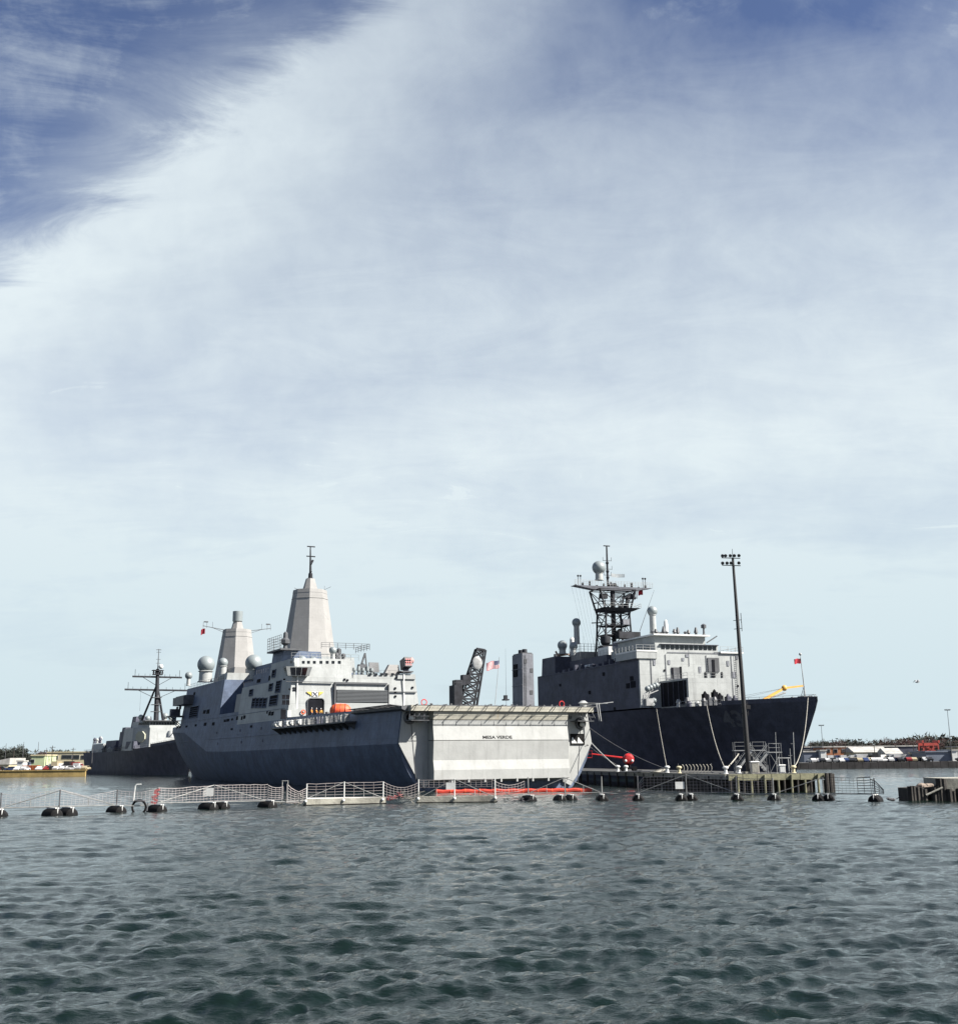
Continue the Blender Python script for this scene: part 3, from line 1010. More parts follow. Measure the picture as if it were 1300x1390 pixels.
block(UH + .2, 60, 19.65, 20.6, 'corner_house', GREY, vp=-6.6, vs=-10.4)
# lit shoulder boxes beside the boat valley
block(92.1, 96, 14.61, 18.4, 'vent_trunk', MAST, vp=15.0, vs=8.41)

# bridge wing
pw = L.U(149, 232, 935)
MB().box(138, 150.5, 13.2, 17.0, 18.2, 20.2).build('bridge_wing', STEEL, Lr, smooth=False)
MB().box(146, 151, 14.5, 18.4, 15.4, 15.7).build('wing_platform', STEEL, Lr, smooth=False)
MB().box(148, 150, 15.5, 17.8, 15.72, 17.4).build('gun_mount', DGREY, Lr)
MB().tube((147.5, 14.8, 13), (147.5, 18, 15.4), .12, n=4).tube((150.3, 14.8, 13), (150.3, 18, 15.4), .12, n=4).build('strut', STEEL, Lr)
MB().box(139, 150, 13.0, 16.4, 20.2, 20.5).build('wing_roof', STEEL, Lr, smooth=False)
frames_at([(112, 13.6, 22.42), (148, 13.6, 22.42)], 1.1, .04).build('guard_rail', STEEL, Lr)

# side openings
nrmS = Vector((0, 1, TUM)).normalized()
tiltS = math.atan(TUM)


def side_rect(x0, y0, x1, y1, name='vent', mat=OPEN, frame=True):
    f = 5.345
    X0, Y0, X1, Y1 = 220 + x0 / f, 820 + y0 / f, 220 + x1 / f, 820 + y1 / f
    P0 = (0, 16, 6.6)
    c = L.hit((X0 + X1) / 2, (Y0 + Y1) / 2, P0, nrmS)
    a, b = L.hit(X0, (Y0 + Y1) / 2, P0, nrmS), L.hit(X1, (Y0 + Y1) / 2, P0, nrmS)
    t, d = L.hit((X0 + X1) / 2, Y0, P0, nrmS), L.hit((X0 + X1) / 2, Y1, P0, nrmS)
    w, h = abs(a.x - b.x), abs(t.z - d.z)
    base = piece(name, mat, Lr, c, (w, .10, h), rx=tiltS)
    if frame and w > 1.0:
        m = MB()
        e = .12
        for (bx0, bx1, bz0, bz1) in ((-w / 2 - e, w / 2 + e, h / 2, h / 2 + e), (-w / 2 - e, w / 2 + e, -h / 2 - e, -h / 2), (-w / 2 - e, -w / 2, -h / 2, h / 2), (w / 2, w / 2 + e, -h / 2, h / 2)):
            m.box(bx0, bx1, -.05, .17, bz0, bz1)
        for i in range(int(h / .5)):
            m.cbox((0, .07, -h / 2 + .25 + i * .5), (w, .05, .10), rx=R(35))
        o = m.build('vent_frame', GREY_SHADED, Lr, smooth=False)
        o.location = c
        o.rotation_euler = (tiltS, 0, 0)


for r_ in ((205, 745, 262, 825), (657, 685, 680, 750), (684, 685, 706, 750), (710, 685, 732, 750), (736, 685, 760, 750), (785, 665, 838, 735),
           (830, 560, 862, 640), (780, 580, 803, 628), (803, 480, 825, 530), (638, 622, 660, 665), (80, 790, 105, 845)):
    side_rect(*r_)
for r_ in ((300, 770, 318, 795), (325, 765, 345, 795), (125, 740, 140, 765), (105, 745, 118, 765), (450, 838, 465, 855), (470, 832, 490, 852), (503, 830, 515, 845),
           (540, 815, 552, 840), (575, 815, 585, 840), (592, 808, 606, 832), (305, 860, 322, 895), (365, 858, 382, 880), (240, 872, 252, 888), (172, 882, 186, 898),
           (125, 885, 138, 905), (105, 885, 120, 910), (775, 520, 785, 555), (690, 545, 715, 570), (230, 640, 242, 660), (760, 775, 768, 795), (775, 780, 790, 808), (794, 780, 810, 808),
           (500, 900, 512, 914), (640, 880, 655, 895)):
    side_rect(*r_, name='scuttle', mat=OPEN, frame=False)
# the long rubbing streaks of fittings on the side
m = MB()
for w in (9.2, 13.9):
    m.box(58, 148, sidev(w) - .05, sidev(w) + .07, w, w + .1)
m.build('side_rail', GREY_SHADED, Lr, smooth=False)

for u_ in (62, 78, 98, 118, 132):
    for w_ in (8.2, 10.6):
        piece('discharge_plate', DGREY, Lr, (u_ + w_, sidev(w_) + .02, w_), (.7, .06, .5), rx=tiltS)
frames_at([(62.5, 13.9, 21.6), (83, 13.9, 21.6)], 1.1, .035).build('guard_rail', STEEL, Lr)
frames_at([(84.5, 14.3, 19.6), (91.5, 14.3, 19.6)], 1.1, .035).build('guard_rail', STEEL, Lr)

# hangar face details (aft face leans forward a little)
UF = UH - .06


def hf(x0, y0, x1, y1, name, mat, th_=.12, off=0.0, **kw):
    c, w, h = L.rectU(UF, x0, y0, x1, y1)
    lean = .5 / 7.7 * max(0, c[2] - 11.9)
    return piece(name, mat, Lr, (c[0] + min(lean, .5) - off, c[1], c[2]), (th_, w, h), ry=0.0, **kw)


# big hangar door: frame, dark raised shutter, pale lower leaf
hf(455, 926.3, 526, 928.6, 'door_lintel', STEEL, .5, .1)
o = hf(456, 936.5, 526.5, 953, 'hangar_shutter', pmat('shutter grey', (0.10, 0.11, 0.12), .6, var=.05), .3, .05)
c, w, h = L.rectU(UF, 456, 936.5, 526.5, 953)
for i in range(9):
    piece('shutter_slat', MATS['shutter grey'], Lr, (c[0] + .02, c[1], c[2] - h / 2 + (i + .5) * h / 9), (.5, w - .2, h / 9 - .1))
hf(456, 954, 526.5, 976, 'hangar_door_leaf', GREY, .3, .0)
hf(453.5, 929, 455.8, 976, 'door_jamb', STEEL, .5, .1)
hf(526.8, 929, 527.8, 976, 'door_jamb', STEEL, .5, .1)
# open personnel hangar door with rounded top
c, w, h = L.rectU(UF, 417.5, 948, 440, 977)
pr = []
hw = w / 2
for a in range(0, 181, 20):
    pass
poly = [(-hw, -h / 2), (hw, -h / 2), (hw, h / 2 - .5), (hw - .15, h / 2 - .15), (hw - .5, h / 2), (-hw + .5, h / 2), (-hw + .15, h / 2 - .15), (-hw, h / 2 - .5)]
MB().hexa([(c[0] + .1 - .0, c[1] + a, c[2] + b) for a, b in poly], [(c[0] + .55, c[1] + a, c[2] + b) for a, b in poly]).build('hangar_opening', OPEN, Lr, smooth=False)
m = MB()
P = [(c[0] + .02, c[1] + a, c[2] + b) for a, b in poly]
m.path(P[1:] + P[:1], .09, 4)
m.build('opening_trim', STEEL, Lr)
# wings badge: yellow wings either side of a white cross
c, w, h = L.rectU(UF, 416.5, 938.5, 440, 945.5)
for s in (-1, 1):
    m = MB()
    prof = [(.75, .42), (w / 2, .40), (w / 2 - .25, .18), (w / 2 - .5, .0), (w / 2 - .8, -.12), (w / 2 - 1.0, -.28), (.8, -.42)]
    m.hexa([(c[0] + .3, c[1] + s * a, c[2] + b) for a, b in prof], [(c[0] + .18, c[1] + s * a, c[2] + b) for a, b in prof])
    m.build('wing_emblem', YELM, Lr, smooth=False)
for s in (-1, 1):
    MB().cbox((c[0] + .17, c[1], c[2]), (.05, 1.15, .17), rx=R(42) * s).build('cross_stroke', DGREY, Lr, smooth=False)
MB().cbox((c[0] + .235, c[1], c[2]), (.04, 1.2, 1.0)).build('emblem_field', WHITE, Lr, smooth=False)
# white vertical light strips
for x, y0, y1 in ((404.3, 893, 977), (548.7, 912, 975)):
    hf(x - .75, y0, x + .75, y1, 'vertical_light_strip', WHITE, .12, .12)
# flight control window bay
b0 = [L.U(UF - .6, 391, 917), L.U(UF - .6, 420, 917)]
t0 = [L.U(UF - 1.0, 388, 904.5), L.U(UF - 1.0, 423.5, 904.5)]
y0, y1, w0 = b0[0].y, b0[1].y, b0[0].z
Y0, Y1, w1 = t0[0].y, t0[1].y, t0[0].z
bay = MB().hexa([(UF - .5, y0, w0), (UF - .5, y1, w0), (UF + .8, y1, w0), (UF + .8, y0, w0)], [(UF - 1.2, Y0, w1), (UF - 1.2, Y1, w1), (UF + .8, Y1, w1), (UF + .8, Y0, w1)]).build('control_bay', GREY, Lr, smooth=False)
for i in range(3):
    a0, a1 = .16 + i * .235, .16 + (i + 1) * .235 - .03
    q = []
    for (aa, tt) in ((a0, .06), (a1, .06), (a1, .90), (a0, .90)):
        uu = (UF - .5) + (-.7) * tt
        yy = (y0 + (Y0 - y0) * tt) * (1 - aa) + (y1 + (Y1 - y1) * tt) * aa
        q.append((uu - .03, yy, w0 + (w1 - w0) * tt))
    MB().hexa(q, [(a + .1, b, c_) for a, b, c_ in q]).build('window', GLASS, Lr, smooth=False)
for s, (ya, yb) in ((1, (y0, Y0)), (-1, (y1, Y1))):
    q = [(UF - .45, ya + s * .02, w0 + .2), (UF + .35, ya + s * .02, w0 + .2), (UF + .35, yb + s * .01, w1 - .2), (UF - 1.0, yb + s * .01, w1 - .2)]
    MB().hexa(q, [(a, b - s * .05, c_) for a, b, c_ in q]).build('window', GLASS, Lr, smooth=False)
for x in (397, 414, 421, 429, 438, 446.5, 454.5, 463):
    hf(x - 1.7, 896.6, x + 1.7, 900.2, 'window', GLASS, .12, -.36)
for x in (503.5, 511.5, 519, 525.5, 534, 541):
    hf(x - 2.0, 913.6, x + 2.0, 916.6, 'window', GLASS, .12, .05)
for x, y in ((469, 922), (473, 923), (539, 920), (537.5, 934), (537.5, 939.5), (537.5, 945), (561, 933), (394, 935.5), (387, 922)):
    hf(x - 1.1, y - 1.2, x + 1.1, y + 1.2, 'light_fitting', OPEN, .25, .05)
for dx in (0, 5.5):
    for dy in (0, 7.5):
        hf(383.5 + dx, 943 + dy, 388 + dx, 949 + dy, 'vent', OPEN, .1, .02)
for dx in (0, 3):
    for dy in (0, 3):
        hf(398.5 + dx, 932.6 + dy, 400.8 + dx, 934.8 + dy, 'vent', OPEN, .1, .02)
hf(381.5, 963, 388.5, 976, 'doorway', OPEN, .2, .02)
m = MB()
for y in (925.5, 939):
    c, w, h = L.rectU(UF, 388 if y < 930 else 530, y - .2, 453 if y < 930 else 566, y + .2)
    piece('ledge', STEEL, Lr, (c[0] + .15, c[1], c[2]), (.3, w, .1))
c, w, h = L.rectU(UF, 544, 910.7, 560.5, 912.5)
piece('ledge', STEEL, Lr, (c[0] + 1.4, c[1], c[2]), (3.2, w, .24))
tm = text_mesh('R  G AV 17', .75)
tm.materials.append(RED)
c, w, h = L.rectU(UF, 544, 924, 556, 926.5)
# red aircraft warning life ring on the hangar face
c, w, h = L.rectU(UF, 409, 963, 414, 970)


def torus(m, c, r, q, axis='x', n=20, k=6):
    vs, fs = [], []
    for i in range(n):
        a = 2 * math.pi * i / n
        for j in range(k):
            b = 2 * math.pi * j / k
            rr = r + q * math.cos(b)
            p = (q * math.sin(b), rr * math.cos(a), rr * math.sin(a))
            if axis == 'y':
                p = (rr * math.cos(a), q * math.sin(b), rr * math.sin(a))
            if axis == 'z':
                p = (rr * math.cos(a), rr * math.sin(a), q * math.sin(b))
            vs.append((c[0] + p[0], c[1] + p[1], c[2] + p[2]))
    for i in range(n):
        for j in range(k):
            fs.append((i * k + j, i * k + (j + 1) % k, ((i + 1) % n) * k + (j + 1) % k, ((i + 1) % n) * k + j))
    m.add(vs, fs)
    return m


def place_world(o, ship, p, rz=0.0):
    o.location = ship.M @ Vector(p)
    o.rotation_euler = (0, 0, ship.rz + rz)
    return o


o = torus(MB(), (0, 0, 0), .36, .10).build('life_ring', ORANGE)
tag(o, 'orange life ring hanging beside the open hangar doorway', 'life ring')
place_world(o, L, (c[0] - .12, c[1], c[2]))


# masts
def pyramid_mast(uc, w0, w1, r0, r1, tip, vc=0.0):
    root = bpy.data.objects.new('enclosed_mast', None)
    m = MB()

    def ringp(r, w):
        return [(uc + r * math.cos(R(22.5 + 45 * i + 4)), vc + r * math.sin(R(22.5 + 45 * i + 4)), w) for i in range(8)]
    m.hexa(ringp(r0, w0), ringp(r1, w1))
    o = m.build('enclosed_mast', MAST, Lr, smooth=False)
    s = MB().hexa(ringp(r1 * 1.01, w1 + .005), ringp(r1 * .98, w1 + .8))
    s.hexa(ringp(r1 * .45, w1 + .82), ringp(r1 * .26, w1 + 3.4))
    s.build('mast_cap', MAST, o, smooth=False)
    b = MB()
    for t in (.10, .92):
        r = r0 + (r1 - r0) * t + .04
        pp = ringp(r, w0 + (w1 - w0) * t)
        b.path(pp + pp[:1], .06, 4)
    b.build('mast_band', MAST, o)
    return o


ma = pyramid_mast(89, 25.0, 40.0, 6.0, 3.75, True, .9)
m = MB()
p = L.U(87, 421.5, 781)
m.tube((87, 0, 43), (87, 0, 44.6), .5, .45, 8)
m.tube((87, 0, 44.6), (87.2, .1, 50.6), .28, .12, 8)
m.tube((86.2, 0, 44.9), (87.8, 0, 44.9), .1, n=5).tube((87, -1.0, 48.4), (87, 1.0, 48.4), .14, n=5).tube((87, -.9, 50.6), (87, .9, 50.6), .14, n=5)
m.tube((87, 0, 46.6), (87.0, -.5, 47.6), .25, n=6)
m.box(86.6, 87.6, -.5, .5, 43.4, 43.6)
m.build('pole_antenna', DMAST, ma).location = (2, .9, 0)
m = MB().tube((87, -2.6, 40.8), (86.5, -4.6, 41.8), .05, n=4).tube((87, -3.3, 40.8), (87, -3.3, 42.0), .04, n=4).tube((87, 2.6, 40.8), (87, 3.6, 41.2), .05, n=4)
m.build('whip_antenna', STEEL, ma).location = (2, .9, 0)
mf = pyramid_mast(146, 22.4, 37.0, 5.8, 3.7, True, 2.2)
MB().tube((146, 0, 40.0), (146, 0, 42.6), 1.3, 1.3, 16).build('antenna_drum', DOME, mf).location = (0, 2.2, 0)
for s in (-1, 1):
    m = MB()
    m.tube((146, s * 3.2, 37.6), (146, s * 9.0, 38.5), .10, n=4).tube((146, s * 3.2, 36.9), (146, s * 6.5, 38.1), .07, n=4)
    for q in (6.5, 8.0, 8.9):
        m.tube((146, s * q, 38.0), (146, s * q, 39.6), .05, n=4)
    m.box(145.8, 146.2, s * 8.2 - .5, s * 8.2 + .5, 39.4, 39.7)
    m.build('yardarm', STEEL, mf).location = (0, 2.2, 0)

# radomes on the forward house
for (px, py, u, r, br, bh) in ((280, 902, 136, 2.15, 1.7, 2.6), (303, 899.5, 124, 1.15, .95, 3.4), (256.5, 917, 144, .95, .5, 1.8), (344.5, 900, 110, 1.95, 1.2, 2.2)):
    p = L.U(u, px, py)
    radome(Lr, (p.x, p.y, p.z), r, br, bh)
p = L.U(116, 345, 912)
MB().box(113, 117, p.y - 2.2, p.y + 1.8, 22, 25.6).build('radome_house', GREY, Lr, smooth=False)
# radar / lookout platform at the port tower
p = L.V(13.0, 371, 884)
m = MB().box(62.5, 72, 10.8, 15.0, 25.2, 25.5)
m.build('lookout_platform', STEEL, Lr, smooth=False)
frames_at([(62.5, 14.9, 25.5), (72, 14.9, 25.5), (72, 11, 25.5)], 2.6, .05, (.2, .4, .6, .8, 1.0), 1.2).build('guard_rail', STEEL, Lr)
MB().lathe((65.5, 13.2, 25.5), [(.5, 0), (.4, .9), (.9, 1.2), (.9, 1.9), (.5, 2.3), (.45, 3.2), (.2, 3.5)], 10).build('optical_sight', STEEL, Lr)
m = frames_at([(60, 9.6, 23.3), (60, 0, 23.3)], 1.1, .05)
for q in ((63, 10.5, 23.3), (64, 8, 23.3)):
    m.ball(q, .9, 10, 8)
m.build('searchlight_row', DOME, Lr)
frames_at([(62, 7, 25.6), (62, -3, 25.6), (70, -3, 25.6)], 1.2, .06, (.33, .66, 1)).build('guard_rail', STEEL, Lr)
# gear on the control house roof: small radar ball etc.
p = L.U(60, 452, 883)
radome(Lr, (60, p.y, p.z), .75, .45, 1.2)
for px, h in ((457, 1.6), (460, 2.4), (466, 1.4)):
    p = L.U(60, px, 889)
    MB().lathe((60, p.y, 23.2), [(.35, 0), (.3, h * .5), (.5, h * .55), (.45, h * .9), (.15, h)], 8).build('roof_sensor', STEEL, Lr)
m = MB()
p = L.U(58, 492, 915)
m.tube((58, p.y, 20.3), (58, p.y, 22.6), .35, n=6).tube((58, p.y + .9, 20.4), (58, p.y - .5, 24.6), .22, n=4).tube((58, p.y - 1, 20.4), (58, p.y - .5, 24.6), .16, n=4)
m.box(57.5, 58.5, p.y - .8, p.y + .9, 21.4, 22.4)
m.build('deck_davit', STEEL, Lr)
p = L.U(58, 507.5, 908)
MB().cbox((58, p.y, p.z + .3), (.3, 2.0, 1.9), ry=R(12)).tube((58, p.y, 20.3), (58.2, p.y, p.z), .15, n=5).build('flat_panel_antenna', STEEL, Lr)
p = L.U(58, 533, 911)
MB().hexa([(57.5, p.y + 2.0, 20.3), (57.5, p.y - 1.4, 20.3), (59, p.y - 1.4, 20.3), (59, p.y + 2.0, 20.3)], [(57.8, p.y + .8, 22.5), (57.8, p.y - 1.2, 22.5), (58.7, p.y - 1.2, 22.5), (58.7, p.y + .8, 22.5)]).build('vent_cowl', MAST, Lr, smooth=False)
p = L.U(58, 551, 903)
m = MB().lathe((58, p.y, 20.9), [(1.2, 0), (1.1, .3), (.6, .4), (.6, .9)], 12)
m.build('launcher_pedestal', DGREY, Lr)
m = MB().cbox((58, p.y, 22.8), (2.6, 1.5, 1.9), ry=R(14))
m.build('missile_launcher', STEEL, Lr, smooth=False)
for i in range(3):
    for j in range(3):
        MB().tube((56.66, p.y - .45 + .45 * i, 22.75 + .5 * j - .25), (56.55, p.y - .45 + .45 * i, 22.78 + .5 * j - .25), .16, n=8).build('launch_tube_cap', RED, Lr)
MB().ball((58.2, p.y - 1.0, 23.4), .75, 12, 8).build('launcher_radome', pmat('pink primer', (.55, .30, .28), .6), Lr)
m = MB()
for i in range(5):
    v_ = 1.8 - i * .9
    m.lathe((57.5, v_, 20.3), [(.25, 0), (.25, .8), (.4, .85), (.3, 1.4 + .3 * (i % 2))], 8)
m.build('roof_fittings', DOME, Lr)
frames_at([(57, 2.2, 20.3), (57, -9, 20.3)], 1.0, .035).build('guard_rail', STEEL, Lr)
frames_at([(57, 14.5, 23.2), (57, 3, 23.2)], 1.0, .03).build('guard_rail', LSTEEL, Lr)

# starboard wing emblem: black square with two white peaks
c, w, h = L.rectU(-.4, 773.8, 996, 793, 1011)
MB().box(-.43, -.36, c[1] - w / 2, c[1] + w / 2, c[2] - h / 2, c[2] + h / 2).build('emblem_board', BLACK, Lr, smooth=False)
for s0 in (-1, 1):
    q = [(-.42 * w, -.36 * h), (-.02 * w, -.36 * h), (-.22 * w, -.05 * h), (-.32 * w, .14 * h), (-.37 * w, .2 * h), (-.42 * w, -.1 * h)]
    off = 0 if s0 < 0 else .42 * w
    # +v is to the left seen from astern
    MB().hexa([(-.435, c[1] - (a + off), c[2] + b) for a, b in q], [(-.46, c[1] - (a + off), c[2] + b) for a, b in q]).build('emblem_peak', WHITE, Lr, smooth=False)
m = MB()
for (a, b) in ((w / 2, h / 2),):
    pts = [(-.46, c[1] + a * .93, c[2] + b * .93), (-.46, c[1] - a * .93, c[2] + b * .93), (-.46, c[1] - a * .93, c[2] - b * .93), (-.46, c[1] + a * .93, c[2] - b * .93)]
    m.path(pts + pts[:1], .06, 4)
m.build('emblem_frame', BLACK, Lr)
# roller chocks in the stern wings and corner gear
for px, py in ((787.5, 982), (556, 974)):
    c = L.U(-.4, px, py)
    torus(MB(), (-.45, c.y, c.z), .75, .22, n=16).build('mooring_chock', STEEL, Lr)
    MB().tube((-.37, c.y, c.z), (-.40, c.y, c.z), .7, n=14).build('chock_opening', OPEN, Lr)
    MB().ball((-.6, c.y - .15, c.z - .1), .42, 10, 8).build('chock_roller', WHITE, Lr)
m = MB()
for s in (1, -1):
    for i in range(4):
        v = s * (12.6 + i * .75)
        m.tube((-2.0, v, 11.6), (-2.6, v + s * .4, 9.9 + .3 * (i % 2)), .08, n=4)
    m.box(-2.7, -.4, s * 12.2, s * 15.0, 9.75, 9.85) if s > 0 else m.box(-2.7, -.4, -15.0, -12.2, 9.75, 9.85)
    m.tube((-2.6, s * 12.2, 10.4), (-2.6, s * 15, 10.4), .05, n=4)
m.build('corner_platform', STEEL, Lr)
for px in (764, 577):
    c = L.U(-2.0, px, 955)
    torus(MB(), (-1.6, c.y, 12.35), .42, .07, n=14).build('red_ring', RED, Lr)
m = MB()
p = L.U(-1, 808, 959)
m.tube((-.5, -14.8, 12.2), (-2.0, -19.0, 12.7), .07, n=5).tube((-.5, -14.8, 12.6), (-2.0, -18.0, 12.5), .05, n=4)
m.tube((-2.0, -16.4, 12.5), (-2.2, -16.6, 9.8), .06, n=4).tube((-2.0, -16.0, 12.5), (-2.0, -16.4, 9.8), .06, n=4)
m.lathe((-1, -14.2, 11.92), [(.5, 0), (.5, .5), (.8, .6), (.3, 1.0)], 10)
m.build('boat_boom', LSTEEL, Lr)
# deck gear low along the stern
m = MB()
for i in range(26):
    v = 13.5 - i * 1.1 + random.uniform(-.2, .2)
    m.box(-1.2, -1.0, v - .12, v + .12, 11.92, 12.02 + .12 * (i % 3))
m.build('deck_lights', STEEL, Lr)
# ship name on the gate
tm = text_mesh('MESA VERDE', .84)
tm.transform(Matrix.Scale(1.02, 4, (1, 0, 0)) @ Matrix.Scale(.72, 4, (0, 1, 0)))
tm.materials.clear()
tm.materials.append(BLACK)
o = link('name_lettering', tm, Lr)
slope = Vector((-.33, 0, -1.95)).normalized()     # down the upper leaf
ndir = Vector((-1.95, 0, .33)).normalized()
pn = L.U(-2.2, 674.5, 1003)
basep = Vector((-2.05, pn.y, 9.0)) + slope * 1.62 + ndir * .012
xd = Vector((0, -1, 0))
yd = -slope
mm = Matrix((xd, yd, xd.cross(yd))).transposed().to_4x4()
o.matrix_local = Matrix.Translation(basep) @ mm

# flag staff + ensign
fs0 = L.W(11.95, 671.5, 957)
ft = L.U(.3, 677.5, 892)
MB().tube((0.3, fs0.y * 0 + L.U(.3, 671.5, 957).y, 11.92), tuple(ft), .05, .03, 6).build('flag_staff', LSTEEL, Lr)


def flag(name, label, top, w, h, mat, direction, droop=.25, nx=16, ny=7):
    vs, fs, uv = [], [], []
    d = Vector(direction).normalized()
    side = Vector((-d.y, d.x, 0))
    for i in range(nx + 1):
        for j in range(ny + 1):
            a, b = i / nx, j / ny
            p = d * (a * w) + Vector((0, 0, -(1 - b) * h - droop * w * a ** 1.3 - .05 * h * math.sin(a * 9))) + side * (math.sin(a * 8.5 + b * 1.2) * .07 * w * a ** .5)
            vs.append(p)
            uv.append((a, b))
    for i in range(nx):
        for j in range(ny):
            q = i * (ny + 1) + j
            fs.append((q, q + ny + 1, q + ny + 2, q + 1))
    me = bpy.data.meshes.new(name)
    me.from_pydata([tuple(v) for v in vs], [], fs)
    ul = me.uv_layers.new(name='UVMap')
    for lp in me.loops:
        ul.data[lp.index].uv = uv[lp.vertex_index]
    me.polygons.foreach_set('use_smooth', [True] * len(fs))
    me.materials.append(mat)
    o = link(name, me, loc=top)
    return tag(o, label, 'flag')


wp = L.M @ Vector((ft.x, ft.y, ft.z - .45))
flag('ensign', 'striped ensign with blue starry canton flying from the flight-deck staff', wp, 2.0, 1.15, FLAG, (-1, -.15, 0), .22)
wp = L.M @ Vector((146, 10.6, 37.9))
flag('signal_flag', 'small red signal flag below the left yardarm of the further pyramid mast', wp, 1.1, 1.4, FRED, (-1, .2, 0), .3)


# ------------------------------------------------------------------ people on the flight deck
def skin_mesh(name, joints, edges, mat, sub=1):
    me = bpy.data.meshes.new(name)
    me.from_pydata([j[:3] for j in joints], edges, [])
    o = bpy.data.objects.new(name, me)
    col.objects.link(o)
    md = o.modifiers.new('s', 'SKIN')
    for i, j in enumerate(joints):
        me.skin_vertices[0].data[i].radius = (j[3], j[3] if len(j) < 5 else j[4])
    me.skin_vertices[0].data[0].use_root = True
    ms = o.modifiers.new('d', 'SUBSURF')
    ms.levels = sub
    ms.render_levels = sub
    dg = bpy.context.evaluated_depsgraph_get()
    out = bpy.data.meshes.new_from_object(o.evaluated_get(dg))
    bpy.data.objects.remove(o)
    out.name = name
    out.materials.clear()
    out.materials.append(mat)
    out.polygons.foreach_set('use_smooth', [True] * len(out.polygons))
    return out


def person(label, loc, rz, jacket, pose=0):
    r = thing('person', label, 'person', loc, rz, None)
    k = .25 if pose else 0.0
    J = [(0, 0, .95, .14, .11), (0, .01, 1.15, .13, .10), (0, .02, 1.40, .17, .11), (0, .01, 1.52, .065), (0, -.01, 1.60, .07), (0, -.01, 1.70, .095), (0, 0, 1.79, .06),
         (-.19, .02, 1.43, .06), (-.25, -.02 - k * .3, 1.17, .045), (-.24, -.12 - k, .95 + k * .6, .032), (-.24, -.16 - k * 1.3, .87 + k, .035),
         (.19, .02, 1.43, .06), (.26, -.01, 1.17, .045), (.27, -.09, .93, .032), (.27, -.12, .85, .035),
         (-.10, 0, .88, .095), (-.12, -.04, .50, .065), (-.13, .03, .10, .045), (-.13, -.13, .04, .04),
         (.10, 0, .88, .095), (.13, .02, .50, .065), (.15, .06, .10, .045), (.15, -.10, .04, .04)]
    E = [(0, 1), (1, 2), (2, 3), (3, 4), (4, 5), (5, 6), (2, 7), (7, 8), (8, 9), (9, 10), (2, 11), (11, 12), (12, 13), (13, 14), (0, 15), (15, 16), (16, 17), (17, 18), (0, 19), (19, 20), (20, 21), (21, 22)]
    link('body', skin_mesh('body', J, E, SKIN), r)
    Jj = [(j[0], j[1], j[2], j[3] * 1.22, (j[4] if len(j) > 4 else j[3]) * 1.25) for j in J]
    ids = [0, 1, 2, 7, 8, 9, 11, 12, 13]
    mp = {a: i for i, a in enumerate(ids)}
    link('jacket', skin_mesh('jacket', [Jj[i] for i in ids], [(mp[a], mp[b]) for a, b in E if a in mp and b in mp], jacket), r)
    ids = [0, 15, 16, 17, 19, 20, 21]
    mp = {a: i for i, a in enumerate(ids)}
    link('trousers', skin_mesh('trousers', [Jj[i] for i in ids], [(mp[a], mp[b]) for a, b in E if a in mp and b in mp], NAVY), r)
    MB().ball((0, .0, 1.745), .112, 10, 7, (1, 1.05, 1), cut=-.1).build('hard_hat', WHITE, r)
    return r


for i, (px, jk, lab) in enumerate(((423, HIVIS, 'crewman in orange jacket at the left of the dark hangar doorway'), (429.5, HIVIS, 'crewman in orange jacket in the middle of the dark hangar doorway'),
                                   (435.5, pmat('amber work jacket', (.85, .45, .06), .7), 'crewman in amber jacket at the right of the dark hangar doorway'))):
    u = 51.0 + i * .8
    p = L.U(u, px, 975)
    o = person(lab, (0, 0, 0), 0, jk, i % 2)
    place_world(o, L, (u, p.y, 11.92), R(-90) + random.uniform(-1, 1))
# orange capsule float / lifeboat on deck
p = L.U(47, 462, 970)
o = thing('inflatable_buoy', 'big glossy orange inflatable buoy lying on the flight-deck edge', 'buoy')
place_world(o, L, (47, p.y, 13.1), R(70))
m = MB()
m.lathe((0, 0, 0), [(.05, -1.95), (.5, -1.85), (1.0, -1.45), (1.22, -.9), (1.28, 0), (1.22, .9), (1.0, 1.45), (.5, 1.85), (.05, 1.95)], 18)
m.v = [(z, y, x) for x, y, z in m.v]
m.build('body', ORANGE, o)
m = MB()
for q in (-.9, 0, .9):
    torus(m, (q, 0, 0), 1.27, .05, n=20, k=5)
m.build('band', RED, o)
m = MB().box(-1.6, 1.6, -.9, -.7, -1.2, -.9).box(-1.6, 1.6, .7, .9, -1.2, -.9)
m.build('cradle', STEEL, o)
# deck edge clutter: carts, hose reels as one-piece lockers
for px, d, mt, lab in ((446, (1.3, .9, 1.0), LSTEEL, 'light grey deck locker right of the doorway crew'), (452, (.9, .9, 1.3), STEEL, 'dark grey deck locker beside the orange buoy'),
                       (474, (1.2, 1.0, 1.5), LSTEEL, 'light grey folded deck cart right of the orange buoy'), (392, (.9, .7, 1.2), WHITE, 'white hose locker under the left light strip')):
    p = L.U(50, px, 972)
    r = thing('deck_locker', lab, 'locker')
    place_world(r, L, (50, p.y, 11.92))
    MB().box(-d[0] / 2, d[0] / 2, -d[1] / 2, d[1] / 2, .12, d[2]).build('body', mt, r, smooth=False)
    MB().box(-d[0] / 2 - .04, d[0] / 2 + .04, -d[1] / 2 - .04, d[1] / 2 + .04, d[2] + .002, d[2] + .08).build('lid', mt, r, smooth=False)
    for a in (-1, 1):
        for b in (-1, 1):
            MB().box(a * d[0] * .4 - .05, a * d[0] * .4 + .05, b * d[1] * .4 - .05, b * d[1] * .4 + .05, 0, .12).build('foot', STEEL, r, smooth=False)

